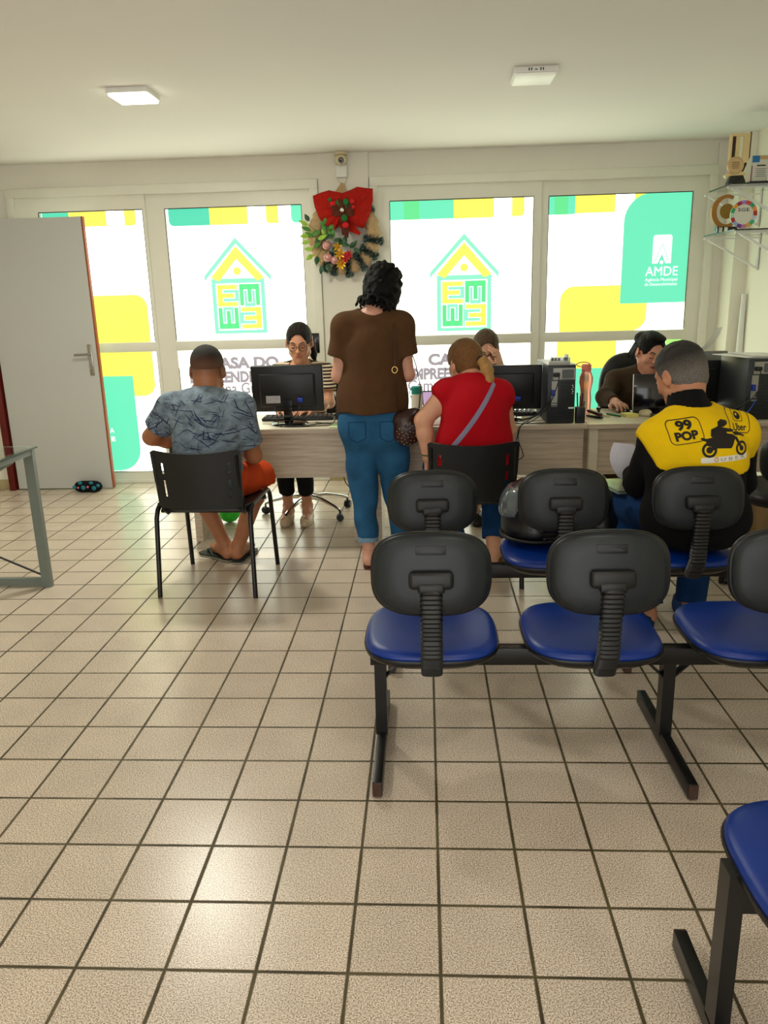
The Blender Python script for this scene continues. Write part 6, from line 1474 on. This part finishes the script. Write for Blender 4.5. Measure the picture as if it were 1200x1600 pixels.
# -------------------------------------------------- the man in the yellow vest
def man_yellow():
    t = person('grey-haired man seated in a yellow motorcycle-taxi vest over black, back turned', (1.07, 3.15, 0))
    H = Head((1.040, 3.29, 1.118), (-.48, .78, -.40), up=(-.05, 0, 1), sc=1.08)
    B = Body(pel=(1.075, 3.085, .575), chest=(1.07, 3.13, .82), neck=(1.055, 3.20, .98), sh=((.930, 3.165, .878), (1.245, 3.165, .893)),
             el=((.905, 3.30, .66), (1.315, 3.28, .665)), wr=((.93, 3.53, .67), (1.20, 3.53, .67)),
             hd=(dict(d=(.5, .8, .1), n=(-.3, 0, 1), side=-1, curl=.7), dict(d=(-.5, .8, .1), n=(.3, 0, 1), side=1, curl=.7)),
             hip=((.99, 3.11, .555), (1.165, 3.11, .555)), kn=((.90, 3.52, .52), (1.25, 3.52, .52)), an=((.985, 3.34, .10), (1.19, 3.38, .10)),
             toe=((.96, 3.47, .05), (1.21, 3.51, .05)), hw=.18, ww=.175, cw=.18, dp=.125, arm=1.1, leg=1.05, ns=.062)
    S = SDF((.70, 2.86, -.01), (1.46, 3.72, 1.28), .0062); B.body_sdf(S, H, face=True, nose=1.05); S.keep((0, 0, .018), (0, 0, -1))
    me = S.mesh('body'); skin_paint(me, H, (186, 128, 96), lip=(150, 84, 70)); bv = bvh_of(me); put('body', me, M_skin, t, smooth=180); face_lines(H, bv, t, (60, 52, 46))
    Hr = hair_sdf(H, .0042); hair_cap(Hr, H, .009)
    Hr.keep(H.P(0, .045, .045), H.D(0, 1, -.45)); Hr.keep(H.P(0, -.05, -.058), H.D(0, .55, -1))
    for q in (-1, 1): Hr.ell(H.P(q*.088, .010, -.030), (.030, .034, .042), H.Rn, .008, 'sub')
    Hr.folds(.0016, 170, 3)
    me = Hr.mesh('hair'); g_, d_ = np.array(lin((112, 106, 99))), np.array(lin((36, 31, 28)))
    paint(me, lambda V: g_+(d_-g_)*np.clip((H.loc(V)[:, 2:3]+.015)/.075, 0, 1)); put('hair', me, mat('salt_and_pepper_hair', (80, 76, 70), .6, 0, .6, 150, .6, 600, attr=True, stretch=(1, 1, 3)), t, smooth=180)
    M_bk = fabric('black_sweatshirt', (13, 13, 14), .1, 30)
    T = SDF((.74, 2.88, .46), (1.44, 3.64, 1.12), .0068); B.torso(T, .016); T.ell((1.075, 3.08, .58), (.21, .165, .14), None, .05)
    for i in (0, 1):
        B.sleeve(T, i, 1.0, .072, .064); T.cone(B.el[i], Vector(B.el[i]).lerp(Vector(B.wr[i]), .9), .064, .045, .03, cut=True)
    T.chain([(1.055, 3.19, .97), (1.05, 3.225, 1.045)], [.085, .073], .02); T.cone((1.045, 3.22, 1.02), (1.03, 3.25, 1.10), .058, .064, .004, 'sub'); T.keep((1.05, 3.2, 1.066), (-.1, .35, 1)); T.keep((0, 0, .468), (0, 0, -1))
    T.folds(.003, 28, 31); surf(T, 'sweatshirt', M_bk, t)
    Y = SDF((.74, 2.86, .60), (1.44, 3.46, 1.10), .0062); B.torso(Y, .025); B.sleeve(Y, 0, .28, .072, .078); B.sleeve(Y, 1, .42, .078, .082)
    Y.cone((1.055, 3.20, 1.00), (1.05, 3.24, 1.10), .088, .085, .01, 'sub'); Y.keep((1.07, 3.0, .775), (-.03, .25, -1)); Y.keep((1.07, 3.20, .9), (0, 1, -.1))
    Y.keep((.898, 3.1, .80), (-1, 0, -.50)); Y.keep((1.305, 3.1, .80), (1, 0, -.32)); Y.folds(.0045, 24, 15, dirz=.6)
    me = Y.mesh('vest'); bvy = bvh_of(me); vest = put('vest', me, fabric('yellow_vest_cloth', (238, 196, 12), .05, 20, bump=.3), t, smooth=180)
    # printing on the vest: laid out on its back in (x, z) and pressed onto the cloth
    def press(mb_pts, faces, m, name, k=1):
        bm = bmesh.new(); vs = [bm.verts.new((x, 0, z)) for x, z in mb_pts]
        for f in faces:
            try: bm.faces.new([vs[i] for i in f])
            except ValueError: pass
        bmesh.ops.triangulate(bm, faces=bm.faces[:])
        for _ in range(4):
            es = [e for e in bm.edges if e.calc_length() > .010]
            if not es: break
            bmesh.ops.subdivide_edges(bm, edges=es, cuts=1); bmesh.ops.triangulate(bm, faces=bm.faces[:])
        for v in bm.verts:
            h, nr, _, _ = bvy.ray_cast(Vector((v.co.x, 2.4, v.co.z)), Vector((0, 1, 0)))
            if h is not None: v.co = h+nr*.0012*k
        bmesh.ops.delete(bm, geom=[v for v in bm.verts if v.co.y < 1], context='VERTS')
        q = MB(); q.bm.free(); q.bm = bm; part(name, q, m, vest, smooth=60)
    def poly(pts): return pts, [tuple(range(len(pts)))]
    M_ink = mat('black_vest_ink', (22, 16, 8), .7); 
    def rot(pts, c, a): return [(c[0]+(x-c[0])*math.cos(a)-(z-c[1])*math.sin(a), c[1]+(x-c[0])*math.sin(a)+(z-c[1])*math.cos(a)) for x, z in pts]
    def frame(c, w, h, r, a, lw):
        o = rot(rrect(c[0]-w/2, c[1]-h/2, c[0]+w/2, c[1]+h/2, r), c, a); i = rot(rrect(c[0]-w/2+lw, c[1]-h/2+lw, c[0]+w/2-lw, c[1]+h/2-lw, r-lw), c, a); n = len(o)
        press(o+i, [(k, (k+1) % n, n+(k+1) % n, n+k) for k in range(n)], M_ink, 'badge_outline')
    def txt(s, c, size, a, off, w):
        vs, fs = text2d(s, size, off); x0 = min(v[0] for v in vs); x1 = max(v[0] for v in vs); z0 = min(v[1] for v in vs); z1 = max(v[1] for v in vs); sx = w/(x1-x0)
        press(rot([(c[0]+(v[0]-(x0+x1)/2)*sx, c[1]+v[1]-(z0+z1)/2) for v in vs], c, a), fs, M_ink, 'vest_lettering')
    c1 = (.992, .932); frame(c1, .118, .088, .02, .20, .003); txt('99', (.989, .953), .042, .20, .002, .056); txt('POP', (.995, .917), .040, .20, .0022, .080)
    c2 = (1.212, .958); frame(c2, .098, .082, .018, -.16, .003); frame((1.215, .975), .040, .038, .007, -.16, .002); txt('Uber', (1.210, .938), .034, -.14, .0006, .066)
    press(*poly([(1.215+.013*math.cos(a), .975+.013*math.sin(a)) for a in [2*PI*k/16 for k in range(16)]]), M_ink, 'badge_disc')
    press(*poly([(1.212+.004*math.cos(a), .978+.004*math.sin(a)) for a in [2*PI*k/8 for k in range(8)]]), MATS['yellow_vest_cloth'], 'badge_dot', 2)
    # motorcycle and rider silhouette; coordinates as fractions of the drawing
    ox, oz, sw, sh_ = 1.040, .845, .190, .125
    G = lambda pts: [(ox+u*sw, oz+v*sh_) for u, v in pts]
    def ring(cu, cv, r0, r1):
        n = 24; o = [(ox+cu*sw+r0*math.cos(2*PI*k/n), oz+cv*sh_+r0*math.sin(2*PI*k/n)) for k in range(n)]; i = [(ox+cu*sw+r1*math.cos(2*PI*k/n), oz+cv*sh_+r1*math.sin(2*PI*k/n)) for k in range(n)]
        press(o+i, [(k, (k+1) % n, n+(k+1) % n, n+k) for k in range(n)], M_ink, 'wheel_print')
    ring(.17, .17, .0285, .0190); ring(.86, .17, .0265, .0180)
    for cu, r in ((.17, .0125), (.86, .0095)): press(*poly([(ox+cu*sw+r*math.cos(2*PI*k/16), oz+.17*sh_+r*math.sin(2*PI*k/16)) for k in range(16)]), M_ink, 'wheel_print')
    press(*poly(G([(.12, .30), (.30, .22), (.62, .20), (.66, .28), (.70, .42), (.74, .52), (.66, .60), (.58, .62), (.52, .64), (.40, .60), (.26, .54), (.12, .50), (.02, .53), (.0, .50), (.04, .44), (.10, .42)])), M_ink, 'motorcycle_print')
    press(*poly(G([(.70, .50), (.76, .52), (.88, .20), (.83, .16)])), M_ink, 'motorcycle_print')
    press(*poly(G([(.66, .66), (.78, .66), (.98, .50), (.97, .47), (.84, .54), (.72, .56)])), M_ink, 'motorcycle_print')
    press(*poly(G([(.20, .58), (.24, .52), (.44, .54), (.60, .46), (.56, .60), (.44, .64), (.44, .68), (.66, .66), (.72, .70), (.66, .74), (.48, .80), (.36, .84), (.22, .76)])), M_ink, 'rider_print')
    press(*poly(G([(.36, .80), (.38, .96), (.46, 1.02), (.56, .99), (.60, .95), (.53, .95), (.52, .90), (.58, .88), (.50, .82)])), M_ink, 'rider_print')
    press(*poly(G([(.12, .20), (.18, .12), (.40, .26), (.36, .34)])), M_ink, 'motorcycle_print')
    M_rf = mat('white_reflective_tape', (232, 228, 214), .3); c3 = (1.135, .832)
    press(*poly(rot(rrect(c3[0]-.094, c3[1]-.0105, c3[0]+.094, c3[1]+.0105, .005), c3, .05)), M_rf, 'reflective_strip', 1.0)
    vs, fs = text2d('U B E R', .017, 0); x0 = min(v[0] for v in vs); x1 = max(v[0] for v in vs)
    press(rot([(1.115+(v[0]-x0)/(x1-x0)*.10, .826+v[1]) for v in vs], c3, .05), fs, mat('grey_faded_ink', (150, 140, 110), .6), 'strip_lettering', 1.8)
    n = 16; cc = (1.098, .831); press([(cc[0]+.0085*math.cos(2*PI*k/n), cc[1]+.0085*math.sin(2*PI*k/n)) for k in range(n)]+[(cc[0]+.005*math.cos(2*PI*k/n), cc[1]+.005*math.sin(2*PI*k/n)) for k in range(n)], [(k, (k+1) % n, n+(k+1) % n, n+k) for k in range(n)], mat('faded_gold_ink', (200, 150, 60), .6), 'strip_emblem', 1.8)
    J = SDF((.76, 2.88, .06), (1.40, 3.68, .68), .0072); J.ell((1.075, 3.10, .54), (.165, .12, .09), None, .04)
    for i in (0, 1): h_, k_, a_ = Vector(B.hip[i]), Vector(B.kn[i]), Vector(B.an[i]); J.cone(h_, k_, .092, .072, .03); J.cone(k_, k_.lerp(a_, 1.02), .072, .066, .02, cut=True)
    J.keep((0, 0, .445), (0, -1, -.8)) if False else None
    J.folds(.004, 34, 17); surf(J, 'jeans', fabric('dark_blue_denim', (20, 56, 104), .3, 12, bump=.35, bs=700), t)
    for i in (0, 1):
        a_, to = Vector(B.an[i]), Vector(B.toe[i]); c = (a_+to)/2
        part('shoe', MB().rings([[(c.x+x*k, c.y+y*k, z) for x, y in sq_outline(.10, .28, 2.6, 28)] for k, z in ((.95, .001), (1, .02), (.92, .06), (.6, .085))]), fabric('navy_canvas_shoe', (26, 50, 92)), t, smooth=60)
    return t
man_yellow()
# papers in his hand, folder on his lap
pp = MB()
for k in range(3): pp.rings([[(.838+.010*k-.020*math.sin(PI*u)+.03*u*u+dx, 3.50-.014*k+dy-.03*dx/.09*math.sin(PI*u), .805-.16*u-.006*k-.1*dx) for dx, dy in ((0, 0), (.045, 0), (.09, .0), (.09, .002), (.045, .002), (0, .002))] for u in [i/8 for i in range(9)]])
tag(part('paper_sheets', pp, mat('pale_lilac_sheet', (222, 220, 230), .6)), 'loose white sheets held out left of the man in the yellow vest', 'paper')
tag(part('document_folder', MB().box((.88, 3.50, .605), (.17, .22, .008), rot=Euler((.05, .06, .35))).box((.875, 3.495, .613), (.15, .20, .004), rot=Euler((.05, .06, .35))), mat('clear_green_plastic', (150, 164, 146), .15, vary=.2, vscale=20)), 'clear plastic folder on the left thigh of the man in yellow', 'folder')

# -------------------------------------------------- helmet and backpack on the bench
t = thing('motorcycle_helmet', 'glossy black motorcycle helmet with a grey visor on the middle bench seat', 'helmet', (.455, 3.22, .45))
hs = SDF((.26, 3.02, .43), (.66, 3.42, .74), .005); hs.ell((.455, 3.22, .585), (.142, .150, .135), k=.02).ell((.455, 3.21, .505), (.135, .145, .07), k=.04).keep((0, 0, .449), (0, 0, -1))
sh_ = surf(hs, 'helmet_shell', mat('gloss_black_shell', (6, 6, 7), .34, coat=.12), t)
vz = SDF((.24, 3.0, .46), (.56, 3.42, .74), .005); vz.ell((.452, 3.22, .588), (.147, .155, .137), k=.02).keep((.358, 3.22, .6), (1, .10, -.35)).keep((.32, 3.2, .565), (.2, 0, -1)).keep((0, 0, .68), (0, 0, 1))
part_v = surf(vz, 'visor', mat('grey_mirror_visor', (92, 100, 106), .12, .2, coat=.4), t)
rim = MB().tube([(.455+.139*math.cos(a), 3.215+.149*math.sin(a), .478) for a in [2*PI*k/40 for k in range(40)]], .008, 8, loop=True); part('edge_trim', rim, M_cable, t, smooth=80)
part('rear_vent', MB().box((.50, 3.076, .525), (.085, .02, .016), rot=Euler((.2, 0, .1)), bev=.006).box((.50, 3.078, .49), (.06, .02, .012), rot=Euler((0, 0, .1)), bev=.004), M_blkg, sh_)
bp_ = SDF((.55, 3.0, .43), (.90, 3.50, .76), .006); bp_.ell((.715, 3.24, .53), (.085, .14, .085), k=.04).cone((.72, 3.20, .60), (.75, 3.32, .60), .05, .05, .04).folds(.004, 40, 6).keep((0, 0, .452), (0, 0, -1))
t = thing('backpack', 'black backpack slumped between the helmet and the man in yellow', 'backpack', (.72, 3.24, .45))
surf(bp_, 'bag_body', MATS['black_nylon'], t); part('carry_handle', MB().tube([(.70, 3.20, .645), (.70, 3.21, .68), (.73, 3.25, .69), (.75, 3.29, .675), (.75, 3.30, .645)], .007, 8), M_cable, t)
